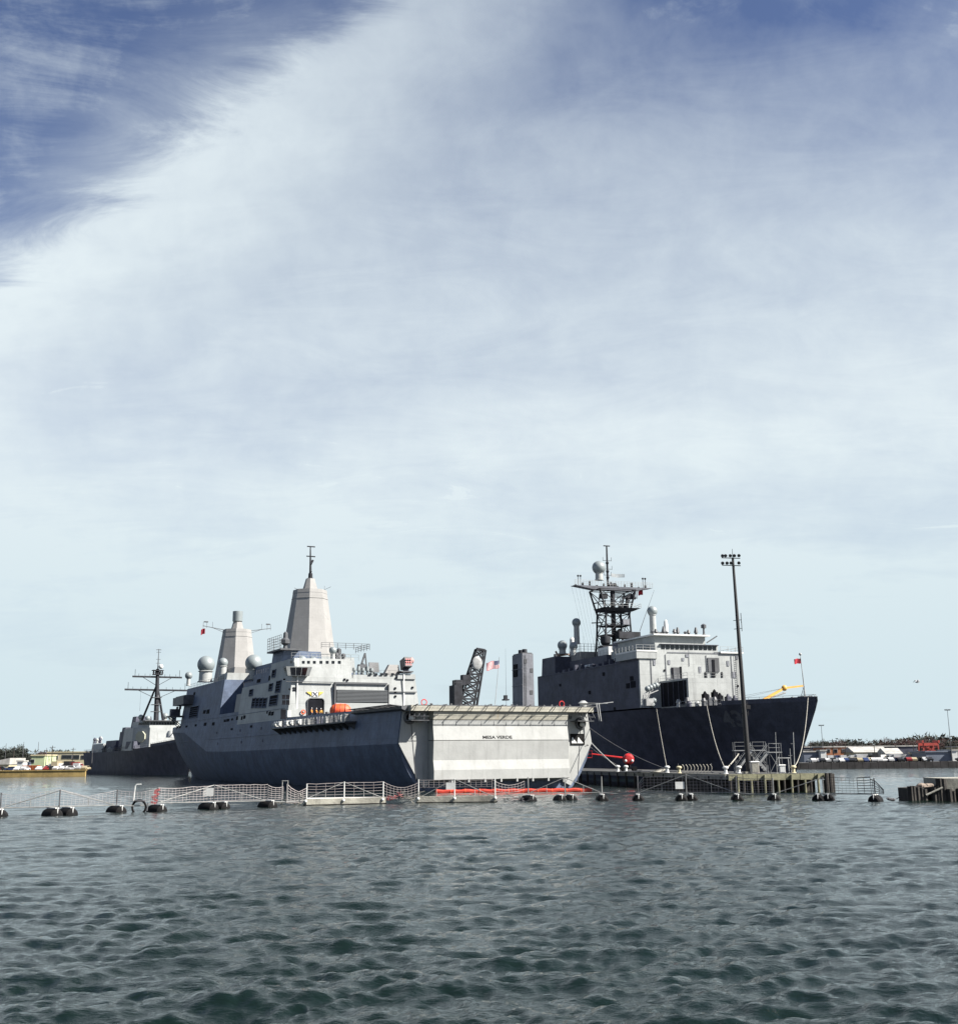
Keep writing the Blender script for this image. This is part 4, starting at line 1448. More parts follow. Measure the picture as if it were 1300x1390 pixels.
# ------------------------------------------------------------------ WARSHIP 2: dark ship at right, bow toward us
S = Ship('dock_landing_ship', 'dark grey warship with lattice mast and pale bridge front, bow pointing right', 'warship', (-.94, 399.8, 0), (.34, -.94))
Sr = S.root


def ship_hull(ship, us, hd, hw, wd, wl_u, parent, mat, deckmat, rake, wk=.45):
    """hd/hw half beams at deck and waterline, wd deck height; rake pulls the waterline stem aft"""
    rings = []
    for u in us:
        a, b, c = hd(u), hw(u), wd(u)
        pts = []
        for t, q in ((-.2, -.05), (0, 0), (.2, .10), (.45, .30), (.7, .58), (.88, .82), (1, 1)):
            w = t * c if t >= 0 else -2
            v = b * .92 if t < 0 else b + (a - b) * q
            pts.append((u - rake(u) * (1 - max(t, 0)) ** 1.15, v, w))
        rings.append(pts)
    m = MB()
    k = len(rings[0])
    vs = []
    for rr in rings:
        vs += rr + [(a, -b, c) for a, b, c in reversed(rr)]
    n = 2 * k
    fs = [(i * n + j, i * n + j + 1, (i + 1) * n + j + 1, (i + 1) * n + j) for i in range(len(rings) - 1) for j in range(n - 1)]
    fs += [tuple(range(n)), tuple((len(rings) - 1) * n + i for i in range(n))]
    m.add(vs, fs)
    h = m.build('hull', mat, parent)
    d = MB()
    dv = []
    for rr in rings:
        a = rr[-1]
        dv += [(a[0], a[1] * .995, a[2] - .02), (a[0], -a[1] * .995, a[2] - .02)]
    d.add(dv, [(2 * i, 2 * i + 1, 2 * i + 3, 2 * i + 2) for i in range(len(rings) - 1)])
    d.build('main_deck', deckmat, parent, smooth=False)
    # bulwark along the foredeck
    return h


us = [0, 20, 50, 80, 105, 118, 126, 134, 142, 150, 157, 164, 170, 175, 180, 184, 187]
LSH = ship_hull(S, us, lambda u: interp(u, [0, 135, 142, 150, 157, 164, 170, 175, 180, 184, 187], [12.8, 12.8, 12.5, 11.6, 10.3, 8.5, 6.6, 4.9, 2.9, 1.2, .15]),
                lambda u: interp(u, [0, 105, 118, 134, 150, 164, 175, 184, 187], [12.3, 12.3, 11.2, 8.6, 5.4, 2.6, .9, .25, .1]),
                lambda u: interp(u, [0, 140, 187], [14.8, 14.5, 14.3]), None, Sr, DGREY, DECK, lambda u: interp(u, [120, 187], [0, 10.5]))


def bulwark(ship, parent, us, hd, wd, h0, mat, sides=(1, -1)):
    for s in sides:
        m = MB()
        for a, b in zip(us[:-1], us[1:]):
            va, vb = hd(a), hd(b)
            m.add([(a, s * va, wd(a) - .05), (b, s * vb, wd(b) - .05), (b, s * vb * 1.005, wd(b) + h0), (a, s * va * 1.005, wd(a) + h0),
                   (a, s * (va - .15), wd(a) - .05), (b, s * (vb - .15), wd(b) - .05), (b, s * (vb - .15), wd(b) + h0), (a, s * (va - .15), wd(a) + h0)],
                  [(0, 1, 2, 3), (7, 6, 5, 4), (3, 2, 6, 7)])
        m.build('bulwark', mat, parent)


lhd = lambda u: interp(u, [0, 135, 142, 150, 157, 164, 170, 175, 180, 184, 187], [12.8, 12.8, 12.5, 11.6, 10.3, 8.5, 6.6, 4.9, 2.9, 1.2, .2])
lwd = lambda u: interp(u, [0, 140, 187], [14.8, 14.5, 14.3])
bulwark(S, Sr, [166, 170, 175, 180, 184, 186.8], lhd, lwd, .8, DGREY)


def sb(u0, u1, v0, v1, w0, w1, name, mat=GREY, tu=0.0, tv=0.0):
    return MB().hexa([(u0, v0, w0), (u1, v0, w0), (u1, v1, w0), (u0, v1, w0)], [(u0 + tu, v0 + tv, w1), (u1 - tu, v0 + tv, w1), (u1 - tu, v1 - tv, w1), (u0 + tu, v1 - tv, w1)]).build(name, mat, Sr, smooth=False)


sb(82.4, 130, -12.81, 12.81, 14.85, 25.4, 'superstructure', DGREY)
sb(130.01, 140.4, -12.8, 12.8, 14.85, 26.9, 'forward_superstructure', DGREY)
sb(140.41, 141, -12.82, 12.82, 14.85, 26.95, 'bridge_front', GREY)  # same paint as the sides: pale slab for the lit front, shade-dark blocks behind
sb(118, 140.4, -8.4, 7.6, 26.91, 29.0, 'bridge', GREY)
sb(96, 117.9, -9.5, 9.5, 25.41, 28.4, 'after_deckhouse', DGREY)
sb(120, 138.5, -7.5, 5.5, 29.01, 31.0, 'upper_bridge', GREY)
sb(119, 139.6, -8.2, 6.2, 31.01, 31.35, 'roof_ledge', WHITE)
sb(141.01, 153.5, -8.0, 2.6, 14.4, 20.6, 'forward_deckhouse', GREY)
piece('side_shade_panel', OPEN, Sr, (147.1, -8.02, 17.6), (11.2, .12, 5.2))  # dark panel added to paint the shade on the deckhouse side
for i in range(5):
    piece('shade_panel_bar', DGREY, Sr, (142.6 + i * 2.3, -8.10, 17.6), (.16, .12, 5.2))  # bars laid over the added shade panel
for v0, v1 in ((-13.6, -8.5), (7.7, 13.6)):
    sb(131, 141.4, v0, v1, 27.1, 27.45, 'bridge_wing', WHITE)
    pts = [(131, v0 if v0 < 0 else v1, 27.45), (141.3, v0 if v0 < 0 else v1, 27.45), (141.3, v1 if v0 < 0 else v0, 27.45)]
    frames_at(pts, 1.15, .05, (.5, 1.0), 1.6).build('guard_rail', LSTEEL, Sr)
sb(131, 141.3, -13.6, -8.5, 25.6, 27.08, 'wing_support', GREY)
# bridge windows
c0, c1 = S.U(140.4, 896, 876), S.U(140.4, 972, 876)
n = 12
for i in range(n):
    t = (i + .5) / n
    y = c0.y + (c1.y - c0.y) * t
    piece('window', GLASS, Sr, (140.42, y, 28.3), (.12, abs(c1.y - c0.y) / n * .74, .95))
piece('window_hood', DGREY, Sr, (140.6, (c0.y + c1.y) / 2, 28.92), (.7, abs(c1.y - c0.y) + .6, .12))
for i in range(7):
    piece('window', GLASS, Sr, (121 + i * 2.7, -8.44, 28.3), (1.9, .12, .95))


def ff(x0, y0, x1, y1, name, mat, u=141.02, t=.15):
    c, w, h = S.rectU(u, x0, y0, x1, y1)
    return piece(name, mat, Sr, c, (t, w, h))


ff(911, 906, 921.5, 921, 'vent', STEEL, t=.3)
ff(911, 906.5, 913.3, 921, 'vent_slot', OPEN, t=.4)
ff(922.5, 905, 924.5, 921, 'vent_slot', OPEN, t=.4)
ff(960, 893, 975, 912, 'weather_shield', STEEL, t=.5)
ff(965.5, 895.5, 969, 920, 'doorway', OPEN, t=.7)
ff(956, 912, 957.6, 921, 'doorway', OPEN, t=.3)
ff(978.5, 912, 980, 920, 'doorway', OPEN, t=.3)
ff(975, 941, 991, 956, 'doorway', OPEN, t=.3)
for x0, y0, x1, y1 in ((886, 896, 889, 903), (906, 896, 909, 902), (930, 888, 934, 892), (948, 905, 951, 913), (986, 897, 989, 904), (994, 912, 998, 920), (952, 936, 958, 949), (925, 893, 928, 897), (998, 890, 1001, 895)):
    ff(x0, y0, x1, y1, 'wall_hatch', MGREY, t=.22)
for x in (883, 903, 958, 992):
    c = S.U(141.1, x, 893)
    MB().tube((141.12, c.y, 26.6), (141.12, c.y, 16.5), .07, n=5).build('pipe', MGREY, Sr)
m = MB()
c = S.U(141.1, 999, 905)
for i in range(24):
    m.tube((141.2, c.y - .3, 15.5 + i * .45), (141.2, c.y + .3, 15.5 + i * .45), .03, n=4)
for q in (-.3, .3):
    m.tube((141.2, c.y + q, 15), (141.2, c.y + q, 26.8), .035, n=4)
m.build('ladder', STEEL, Sr)
frames_at([(141.3, -8.0, 20.62), (153.4, -8.0, 20.62), (153.4, 2.5, 20.62)], 1.1, .045, (.5, 1.0)).build('guard_rail', LSTEEL, Sr)
for x, y in ((878.5, 893.5), (901.5, 910), (945, 930), (1001, 931)):
    ff(x - 1, y - 1.3, x + 1, y + 1.3, 'light_fitting', OPEN, t=.3)
m = MB()
for y in (921.5, 886):
    c, w, h = S.rectU(141.05, 905, y, 985, y + .6)
    piece('ledge', DGREY, Sr, (141.08, c[1], c[2]), (.14, w, .12))
c = S.U(141.1, 974, 925)
MB().tube((141.1, c.y, c.z), (141.1, c.y, 16), .05, n=4).build('pipe', DGREY, Sr)
c = S.U(141.1, 934, 880)
MB().tube((141.1, c.y, c.z), (141.1, c.y, c.z - 4), .05, n=4).build('pipe', DGREY, Sr)
# anchored dark ladder and hull side details on the starboard wall
for x, y, s_ in ((819, 915, .5), (857, 921, .6), (859, 929, .9), (852, 931, .7), (800, 940, .5), (834, 962, .4), (760, 930, .4)):
    c = S.V(-12.83, x, y)
    piece('scuttle', OPEN, Sr, (c.x, -12.85, c.z), (s_ * 2.4, .12, s_ * 1.6))
piece('wall_edge', DGREY, Sr, (111.7, -12.85, 25.3), (58, .15, .25))
# davit with four floats beside the front
c = S.U(146, 884, 934)
m = MB()
pv = [S.U(147, x, y) for x, y in ((873, 944), (878, 939), (893, 931), (895, 928))]
m.path(pv, .16, 5)
m.tube(pv[0], (147, pv[0].y, 15.2), .2, n=5)
m.tube(S.U(147, 875, 958), S.U(147, 882, 940), .14, n=5)
m.tube(S.U(147, 876, 944), S.U(147, 893, 937), .12, n=5)
m.build('fender_davit', LSTEEL, Sr)
for i in range(4):
    p = S.U(147, 878.5 + i * 3.9, 935 - i * 1.6)
    MB().ball(p, .62, 12, 8).build('float_ball', DOME, Sr)
for x, y in ((887, 951), (885, 957)):
    p = S.U(147, x, y)
    MB().ball(p, .6, 12, 8).build('float_ball', DOME, Sr)
p = S.U(147, 879, 951)
MB().box(146, 148, p.y - .9, p.y + .9, 15.0, p.z + .4).build('winch', LSTEEL, Sr)
# foredeck machinery
for i in range(16):
    u = 152 + i * 2.0 + random.uniform(-.4, .4)
    v = -lhd(u) + .8 + random.uniform(.0, 1.6)
    h = random.uniform(.6, 1.7) * (1.3 if i < 6 else .7)
    m = MB().lathe((u, v, lwd(u)), [(.5, 0), (.45, h * .5), (.6, h * .6), (.3, h)], 8)
    m.build('deck_fitting', random.choice((STEEL, DGREY, LSTEEL, STEEL)), Sr)
for px, hgt in ((957, 2.5), (963, 1.8), (970, 2.9), (977, 2.2), (988, 2.0), (997, 1.7)):
    p = S.U(156, px, 955)
    MB().box(155.4, 156.6, p.y - .5, p.y + .5, 14.4, 14.6 + hgt).lathe((156, p.y, 14.6 + hgt), [(.45, 0), (.3, .3), (.1, .6)], 8).build('winch_gear', random.choice((STEEL, DGREY, OPEN)), Sr)
frames_at([(u, -lhd(u) + .2, lwd(u)) for u in (154, 160, 166, 170, 175, 180, 184, 186.5)], 1.15, .05, (.5, 1.0), 2.0).build('guard_rail', LSTEEL, Sr)
frames_at([(u, lhd(u) - .2, lwd(u)) for u in (154, 160, 166, 170, 175, 180, 184, 186.5)], 1.15, .05, (.5, 1.0), 2.0).build('guard_rail', LSTEEL, Sr)
# jackstaff
jp0, jp1 = S.V(0, 1091.5, 938), S.V(0, 1085.5, 888)
m = MB().tube(jp0, jp1, .11, .05, 6)
m.tube((jp0.x, 0, 14.3), jp0, .14, n=6).ball(jp1, .28, 8, 6)
m.tube((jp0.x - .8, -.8, 14.3), (jp0.x, 0, 17.2), .06, n=4).tube((jp0.x - .8, .8, 14.3), (jp0.x, 0, 17.2), .06, n=4)
m.build('jackstaff', LSTEEL, Sr)
MB().box(jp0.x - 1, jp0.x + 1, -1, 1, 14.25, 15.3).build('jackstaff_base', STEEL, Sr)
wp = S.M @ Vector((jp1.x, 0, jp1.z - .8))
flag('jack_flag', 'small red striped jack flag on the dark warship bow staff', wp, 1.3, .95, FRED, (-1, -.1, 0), .1)

# hull number
tm = text_mesh('43', 4.3)
dg = bpy.context.evaluated_depsgraph_get()
bm = bmesh.new()
bm.from_mesh(LSH.data)
tree_ = BVHTree.FromBMesh(bm)
bmt = bmesh.new()
bmt.from_mesh(tm)
bmesh.ops.triangulate(bmt, faces=bmt.faces)
for _ in range(2):
    bmesh.ops.subdivide_edges(bmt, edges=bmt.edges, cuts=1, use_grid_fill=True)
pc = S.V(-10.5, 967, 977)
for v in bmt.verts:
    q = Vector((pc.x + v.co.x * 1.25, -30, pc.z + v.co.y))
    hit, nn, ii, dd = tree_.ray_cast(q, Vector((0, 1, 0)))
    if hit:
        v.co = hit + Vector((0, -.05, 0))
bmt.to_mesh(tm)
bmt.free()
bm.free()
tm.materials.clear()
tm.materials.append(pmat('faded hull number', (.14, .145, .17), .7, var=.1, streak=.3))
link('hull_number', tm, Sr)

# exhaust casings and boxes
sb(84, 93, -12.3, -6.0, 25.41, 30.0, 'stack_casing', DGREY, .2, .2)
sb(63, 70.7, -12.5, -9.0, 14.85, 32.6, 'funnel', MGREY, .0, .15)
sb(63.4, 70.3, -12.2, -9.3, 32.61, 32.9, 'funnel_cap', STEEL)
sb(64.2, 67.0, -12.56, -12.3, 26.5, 30.0, 'funnel_grille', OPEN)
sb(64, 78, -12.4, 6, 14.85, 17.5, 'after_house', DGREY)
sb(40, 62, -6, 8, 14.85, 18.2, 'deck_house', DGREY)
for i in range(9):
    piece('louvre_slat', DMAST, Sr, (65.6, -12.60, 26.8 + i * .38), (2.7, .12, .2), rx=.5)
for i in range(2):
    MB().tube((65.5 + i * 2.8, -10.7, 32.9), (65.5 + i * 2.8, -10.7, 34.0), .75, .7, 12).build('exhaust_pipe', DMAST, Sr)
m = MB()
for i in range(40):
    m.tube((70.78, -11.9, 15.5 + i * .42), (70.78, -11.4, 15.5 + i * .42), .03, n=4)
for v in (-11.9, -11.4):
    m.tube((70.8, v, 15), (70.8, v, 32.4), .04, n=4)
m.build('ladder', STEEL, Sr)
for w in (19.5, 24, 28.5):
    piece('stiffener', MGREY, Sr, (66.85, -12.52, w), (7.6, .12, .14))
for v, w in ((-11.8, 30.5), (-10.2, 22.0), (-10.0, 28.0)):
    piece('inspection_hatch', STEEL, Sr, (70.74, v + .3, w), (.1, .8, 1.1))
m = MB()
for i in range(2):
    m.tube((86 + i * 2, -9, 30), (86 + i * 2, -9, 31.2), .5, n=10)
m.build('exhaust_pipe', STEEL, Sr)
p = S.U(92, 795, 886)
sb(92, 99, -7.6, -2.6, 25.41, 30.8, 'radome_house', MAST)
frames_at([(92, -7.6, 30.8), (99, -7.6, 30.8), (99, -2.6, 30.8)], 2.0, .05, (.33, .66, 1), 1.0).build('guard_rail', STEEL, Sr)
for (px, py, u, r, br, bh) in ((782, 845, 96, 1.15, .75, 4.6), (763, 876, 91, 1.3, .9, 1.2), (778, 877, 99.5, 1.05, .7, 1.6), (885, 829.5, 122, 1.25, .8, 4.4)):
    p = S.U(u, px, py)
    radome(Sr, tuple(p), r, br, bh)
p = S.U(90, 776, 861)
MB().lathe((90, p.y, 28.5), [(.9, 0), (.8, 3), (.6, 3.1), (.6, 4.2), (.7, 4.3), (.65, 6.3), (.3, 6.8)], 12).build('gun_system', WHITE, Sr)
m = MB()
pA = [S.U(90, x, y) for x, y in ((754, 884), (757, 890), (771, 888), (777, 893), (779, 898))]
m.path(pA, .28, 6)
m.build('boat_davit', pmat('weathered tan davit', (.45, .33, .27), .7), Sr)
m = MB()
for x, y in ((787, 884), (792, 882), (806, 884), (811, 882)):
    p = S.U(104, x, y)
    whip(m, (104, p.y, 25.4), p.z - 25.4 + 3.5)
for a, b in (((868, 857), (887.5, 801)),):
    pa, pb = S.U(118, *a), S.U(118, *b)
    m.tube(pa, pb, .09, .03, 5)
for i in range(4):
    whip(m, (95 + i * 8, 8, 25.4), 6 + i)
m.build('whip_antenna', STEEL, Sr)
p = S.U(128, 905, 842)
MB().lathe((128, p.y - .4, 31.4), [(.9, 0), (.8, 1.0), (.55, 1.1), (.55, 3.2), (.4, 4.2), (.1, 4.6)], 12).build('gun_radome', WHITE, Sr)
MB().box(127.3, 128.7, p.y - 3.2, p.y - 1.3, 31.4, 33.0).tube((128.5, p.y - 2.2, 32.6), (130.8, p.y - 2.2, 33.4), .14, n=6).build('gun_mount', STEEL, Sr)
m = MB()
for i in range(9):
    v = -6.8 + i * 1.4
    m.lathe((136.5 - (i % 2), v, 31.36), [(.3, 0), (.3, .7), (.5, .75), (.2, 1.0 + .5 * (i % 3))], 8)
m.build('roof_fittings', STEEL, Sr)
p = S.U(139, 953, 860)
MB().lathe((139, 5.0, 31.36), [(.5, 0), (.25, .3), (.2, 1.5), (.6, 1.6), (.6, 2.3), (.1, 2.6)], 10).build('searchlight', STEEL, Sr)
MB().tube((139, 5.6, 29.6), (139, 8.4, 31.2), .15, n=5).build('strut', STEEL, Sr)
sb(114, 118, -6, 6, 28.41, 31.5, 'signal_deck_house', DGREY)
sb(111, 117, -8.5, -4, 28.41, 30.5, 'signal_locker', WHITE)
frames_at([(112, -9.4, 28.4), (118, -9.4, 28.4)], 1.2, .05).build('guard_rail', LSTEEL, Sr)
m = MB()
for i in range(14):
    u = 85 + i * 3.3
    hh = random.uniform(.4, 1.5)
    piece('deck_box', DGREY, Sr, (u, -11.7, 25.41 + hh / 2), (random.uniform(.5, 1.8), 1.0, hh))
for i in range(3):
    m = MB().tube((104 + i * 2.5, -9.8, 26.3), (105.8 + i * 2.5, -9.8, 26.3), .5, n=12)
    m.build('life_raft_canister', WHITE, Sr)

# lattice mast
MU = 103.0
levels = [(28.4, 4.2), (34.6, 3.6), (40.0, 3.3), (46.2, 5.0)]
corn = []
for w, h in levels:
    hu = 2.6 if w < 45 else 3.2
    corn.append([(MU + a * hu, b * h, w) for a, b in ((1, 1), (1, -1), (-1, -1), (-1, 1))])
mst = MB().tube((MU, 0, 28.4), (MU, 0, 46), .6, n=8).build('lattice_mast', DMAST, Sr)
for k in range(4):
    m = MB()
    for a, b in zip(corn[:-1], corn[1:]):
        m.tube(a[k], b[k], .26, n=5)
    m.build('mast_leg', DMAST, mst)
m = MB()
for li, (a, b) in enumerate(zip(corn[:-1], corn[1:])):
    for k in range(4):
        k2 = (k + 1) % 4
        m.tube(a[k], b[k2], .12, n=4).tube(a[k2], b[k], .12, n=4)
        m.tube(b[k], b[k2], .15, n=4)
        am, bm_ = Vector(a[k]).lerp(Vector(b[k]), .5), Vector(a[k2]).lerp(Vector(b[k2]), .5)
        m.tube(am, bm_, .10, n=4)
m.tube((MU + 1.3, 1.6, 28.4), (MU + 1.3, 1.6, 44), .15, n=5).tube((MU - 1.3, -1.6, 28.4), (MU - 1.3, -1.6, 44), .15, n=5)
m.build('cross_bracing', DMAST, mst)
m = MB().hexa([(MU - 1.6, 3.5, 40.6), (MU + 3, 4.0, 40.6), (MU + 3, -3.6, 40.6), (MU - 1.6, -3.6, 40.6)], [(MU - 2.2, 7.0, 41.4), (MU + 4, 6.0, 41.4), (MU + 4, -4.5, 41.4), (MU - 2.2, -4.5, 41.4)])
m.build('radar_platform', DMAST, mst, smooth=False)
frames_at([(MU + 4, -4.4, 41.4), (MU + 4, 6.0, 41.4), (MU - 2, 7.0, 41.4)], 1.1, .05).build('guard_rail', LSTEEL, mst)
sb_ = MB().hexa([(MU - 1.2, 5.6, 46.2), (MU + 1.2, 5.6, 46.2), (MU + 1.2, -5.6, 46.2), (MU - 1.2, -5.6, 46.2)], [(MU - 1.4, 11.0, 47.1), (MU + 1.4, 11.0, 47.1), (MU + 1.4, -11.2, 47.1), (MU - 1.4, -11.2, 47.1)])
sb_.build('yard_platform', MGREY, mst, smooth=False)
frames_at([(MU + 1.3, -11.1, 47.1), (MU + 1.3, 11.0, 47.1)], 1.4, .045, (.35, .7, 1.0), .8).build('guard_rail', LSTEEL, mst)
m = MB()
for v in (-9.6, -8.9, 8.9, 9.6):
    m.tube((MU, v, 47.1), (MU, v, 49.6), .08, n=4).ball((MU, v, 49.7), .28, 6, 5)
m.tube((MU, -1, 47.1), (MU, 1, 47.4), .9, n=8)
for i in range(11):
    m.box(MU - 1, MU - .6, -10 + i * 2 - .2, -10 + i * 2 + .2, 47.1, 47.6 + .5 * (i % 3))
m.build('yard_fittings', DMAST, mst)
radome(mst, tuple(S.U(MU + .5, 812.5, 770.5)), 1.75, 1.0, 1.9)
pt = S.U(MU, 823, 741)
pb_ = S.U(MU, 824.5, 790)
m = MB().tube((MU, pb_.y, 46), (MU, pt.y, pt.z), .32, .2, 8)
m.tube((MU, pt.y - .9, pt.z), (MU, pt.y + .9, pt.z), .16, n=5)
for w, s in ((51.8, 1.3), (54.0, 1.2), (50.2, 1.0)):
    m.tube((MU, pt.y - s, w), (MU, pt.y + s, w), .07, n=4)
    for q in (-s, s):
        m.tube((MU, pt.y + q, w - .1), (MU, pt.y + q, w + .9), .05, n=4)
    m.ball((MU, pt.y, w - .6), .45, 8, 6)
m.build('pole_mast', DMAST, mst)


def grid_radar(name, x0, y0, x1, y1, u, nx, ny, curve=.6):
    a, b = S.U(u, x0, y0), S.U(u, x1, y1)
    m = MB()

    def P(s, t):
        return Vector((u + curve * (2 * s - 1) ** 2, a.y + (b.y - a.y) * s, a.z + (b.z - a.z) * t))
    for i in range(nx + 1):
        m.tube(P(i / nx, 0), P(i / nx, 1), .05, n=4)
    for j in range(ny + 1):
        for i in range(nx):
            m.tube(P(i / nx, j / ny), P((i + 1) / nx, j / ny), .05, n=4)
    m.build(name, LSTEEL, mst)


grid_radar('search_radar', 828, 779, 846, 784, MU - 1, 12, 5)
grid_radar('search_radar', 831, 799, 863, 813, MU - 2, 18, 8, .8)
m = MB()
a, b = S.U(MU + 2, 844, 812), S.U(MU + 2, 862, 813)
m.tube(a, b, .18, n=5)
c = a.lerp(b, .35)
m.tube((c.x, c.y, 41.4), c, .5, .3, 8)
m.hexa([(c.x, c.y - .2, c.z), (c.x, c.y + 2.6, c.z + .1), (c.x + .6, c.y + 2.6, c.z + .1), (c.x + .6, c.y - .2, c.z)], [(c.x, c.y + .6, c.z + 1.3), (c.x, c.y + 1.0, c.z + 1.3), (c.x + .6, c.y + 1.0, c.z + 1.3), (c.x + .6, c.y + .6, c.z + 1.3)])
m.build('rotating_radar', DMAST, mst)
g_ = random.Random(3)
for i in range(16):
    w_ = (31.2, 34.7, 37.2, 41.4, 43.8)[i % 5]
    v_, u_ = g_.uniform(-4, 4.5), MU + g_.uniform(-2.5, 3.2)
    q_ = MB()
    if i % 3 == 0:
        q_.box(u_ - .6, u_ + .6, v_ - .9, v_ + .9, w_, w_ + g_.uniform(.8, 1.6))
    elif i % 3 == 1:
        q_.lathe((u_, v_, w_), [(.5, 0), (.3, .5), (.7, .7), (.7, 1.3), (.2, 1.6)], 9)
    else:
        q_.tube((u_, v_ - 1.6, w_ + .8), (u_, v_ + 1.6, w_ + 1.0), .14, n=5).tube((u_, v_, w_), (u_, v_, w_ + 1.0), .15, n=5)
    q_.build('mast_equipment', DMAST if i % 4 else MGREY, mst)
for w_ in (34.6, 37.0, 31.0):
    piece('mast_deck', DMAST, mst, (MU, 0, w_), (5.0, 6.6, .18))
    frames_at([(MU + 2.5, -3.3, w_), (MU + 2.5, 3.3, w_)], 1.1, .05).build('guard_rail', DMAST, mst)
m = MB()
p = S.U(MU + 4, 816, 855)
m.box(MU + 2.6, MU + 5.5, -6.0, -2.0, 31.2, 31.5).lathe((MU + 4, -4.4, 31.5), [(.6, 0), (1.3, .8), (1.3, 2.4), (.5, 2.6)], 12)
m.box(MU + 2.6, MU + 5, -1, 5, 33.5, 35.2)
m.build('director_platform', DMAST, mst)
m = MB()
for i in range(6):
    a = S.U(MU, 775 + i * 5, 794)
    b = S.U(92, 778 + i * 3.5 + 18, 880)
    m.tube(a, b, .018, n=3)
m.build('halyard', STEEL, mst)
wp = S.M @ Vector(S.U(MU, 872, 801))
flag('signal_flag', 'crimson signal flag below the right end of the lattice-mast yard', wp, 1.2, 1.2, FRED, (-1, .3, 0), .15)

# lattice crane aft
CU = 24.0
pA, pB = S.U(CU, 622, 958), S.U(CU, 645, 958)
pC, pD = S.U(CU, 646.5, 881), S.U(CU, 658, 883)
for P_, Q_ in ((pA, pC), (pB, pD)):
    k_ = (P_.z - 14.8) / (Q_.z - P_.z)
    P_ += (P_ - Q_) * k_
crr = MB()
for p, q in ((pA, pC), (pB, pD)):
    for du in (-1.6, 1.6):
        crr.tube((CU + du, p.y, 14.8 if True else p.z), (CU + du * .6, q.y, q.z), .42, .30, 5)
cr = crr.build('crane_boom', DMAST, Sr)
m = MB()
NB = 9
for i in range(NB):
    t0, t1 = i / NB, (i + 1) / NB
    for du in (-1.6, 1.6):
        a0 = Vector((CU + du, pA.y, 14.8)).lerp(Vector((CU + du * .6, pC.y, pC.z)), t0)
        a1 = Vector((CU + du, pA.y, 14.8)).lerp(Vector((CU + du * .6, pC.y, pC.z)), t1)
        b0 = Vector((CU + du, pB.y, 14.8)).lerp(Vector((CU + du * .6, pD.y, pD.z)), t0)
        b1 = Vector((CU + du, pB.y, 14.8)).lerp(Vector((CU + du * .6, pD.y, pD.z)), t1)
        m.tube(a0, b1, .27, n=4).tube(b0, a1, .27, n=4).tube(a1, b1, .22, n=4)
    m.tube((CU - 1.6 + .64 * t1, a1.y, a1.z), (CU + 1.6 - .64 * t1, a1.y, a1.z), .15, n=4)
m.tube(pC, pD, .5, n=6)
m.build('boom_bracing', DMAST, cr)
pm = S.U(CU + 1.8, 648, 900)
MB().ball((CU + 1.4, pm.y, pm.z), 1.7, 16, 12, (.25, 1, 1.25)).build('hook_sheave', LSTEEL, cr)
m = MB()
p0, p1 = S.U(CU + 2, 616, 958), S.U(CU + 2, 627, 930)
m.box(CU - 2.5, CU + 2.5, min(p0.y, p1.y), max(p0.y, p1.y), 14.8, p1.z)
m.build('crane_house', DMAST, Sr, smooth=False)
m = MB().box(CU - 1, CU + 2.4, p0.y + .5, p0.y + 4, p1.z, p1.z + 1.6).box(CU - .5, CU + 2.0, p0.y + 3, p0.y + 5.6, p1.z + .3, p1.z + 3.2)
m.build('crane_winch', DMAST, Sr, smooth=False)
frames_at([(CU + 2.4, p0.y, p1.z), (CU + 2.4, p0.y + 2.4, p1.z)], 1.4, .06).build('guard_rail', STEEL, Sr)
m = MB()
p = S.U(50, 687, 955)
whip(m, (50, p.y, p.z - 4), 20)
p2 = S.U(50, 684, 948)
m.box(49, 51, p2.y - .3, p.y + .6, p2.z - .6, p2.z - .2).box(49.5, 50.5, p2.y, p2.y + .9, p2.z - .2, p2.z + .9)
m.build('stern_antenna', DMAST, Sr)

# yellow crane boom over the foredeck
pts = [S.U(166, x, y) for x, y in ((1036, 950), (1064, 934), (1089, 931))]
r = thing('crane_boom', 'yellow folding crane boom lying over the dark warship foredeck', 'crane', S.M @ Vector(pts[0]), S.rz)
o0 = Vector(pts[0])
for nm, a, b, w in (('lower_boom', pts[0], pts[1], .38), ('upper_boom', pts[1], pts[2], .30)):
    a, b = Vector(a) - o0, Vector(b) - o0
    MB().tube(a, b, w, w * .8, 4).build(nm, YEL, r, smooth=False)
a, b, c = [Vector(p) - o0 for p in pts]
MB().ball(b, .6, 10, 8).build('joint', YEL, r)
MB().tube(a + Vector((0, .5, .1)), b + Vector((0, .2, -.9)), .16, n=6).build('ram', LSTEEL, r)
MB().box(-1.2, 1.2, -1.2, 1.2, 14.4 - o0.z, .1).build('base', YEL, r, smooth=False)
MB().tube(b, b + Vector((0, -9.5, -1.6)), .035, n=4).tube(b, b + Vector((0, -9.5, -2.0)), .035, n=4).tube(c, c + Vector((0, 0, -1.8)), .03, n=4).build('cable', STEEL, r)

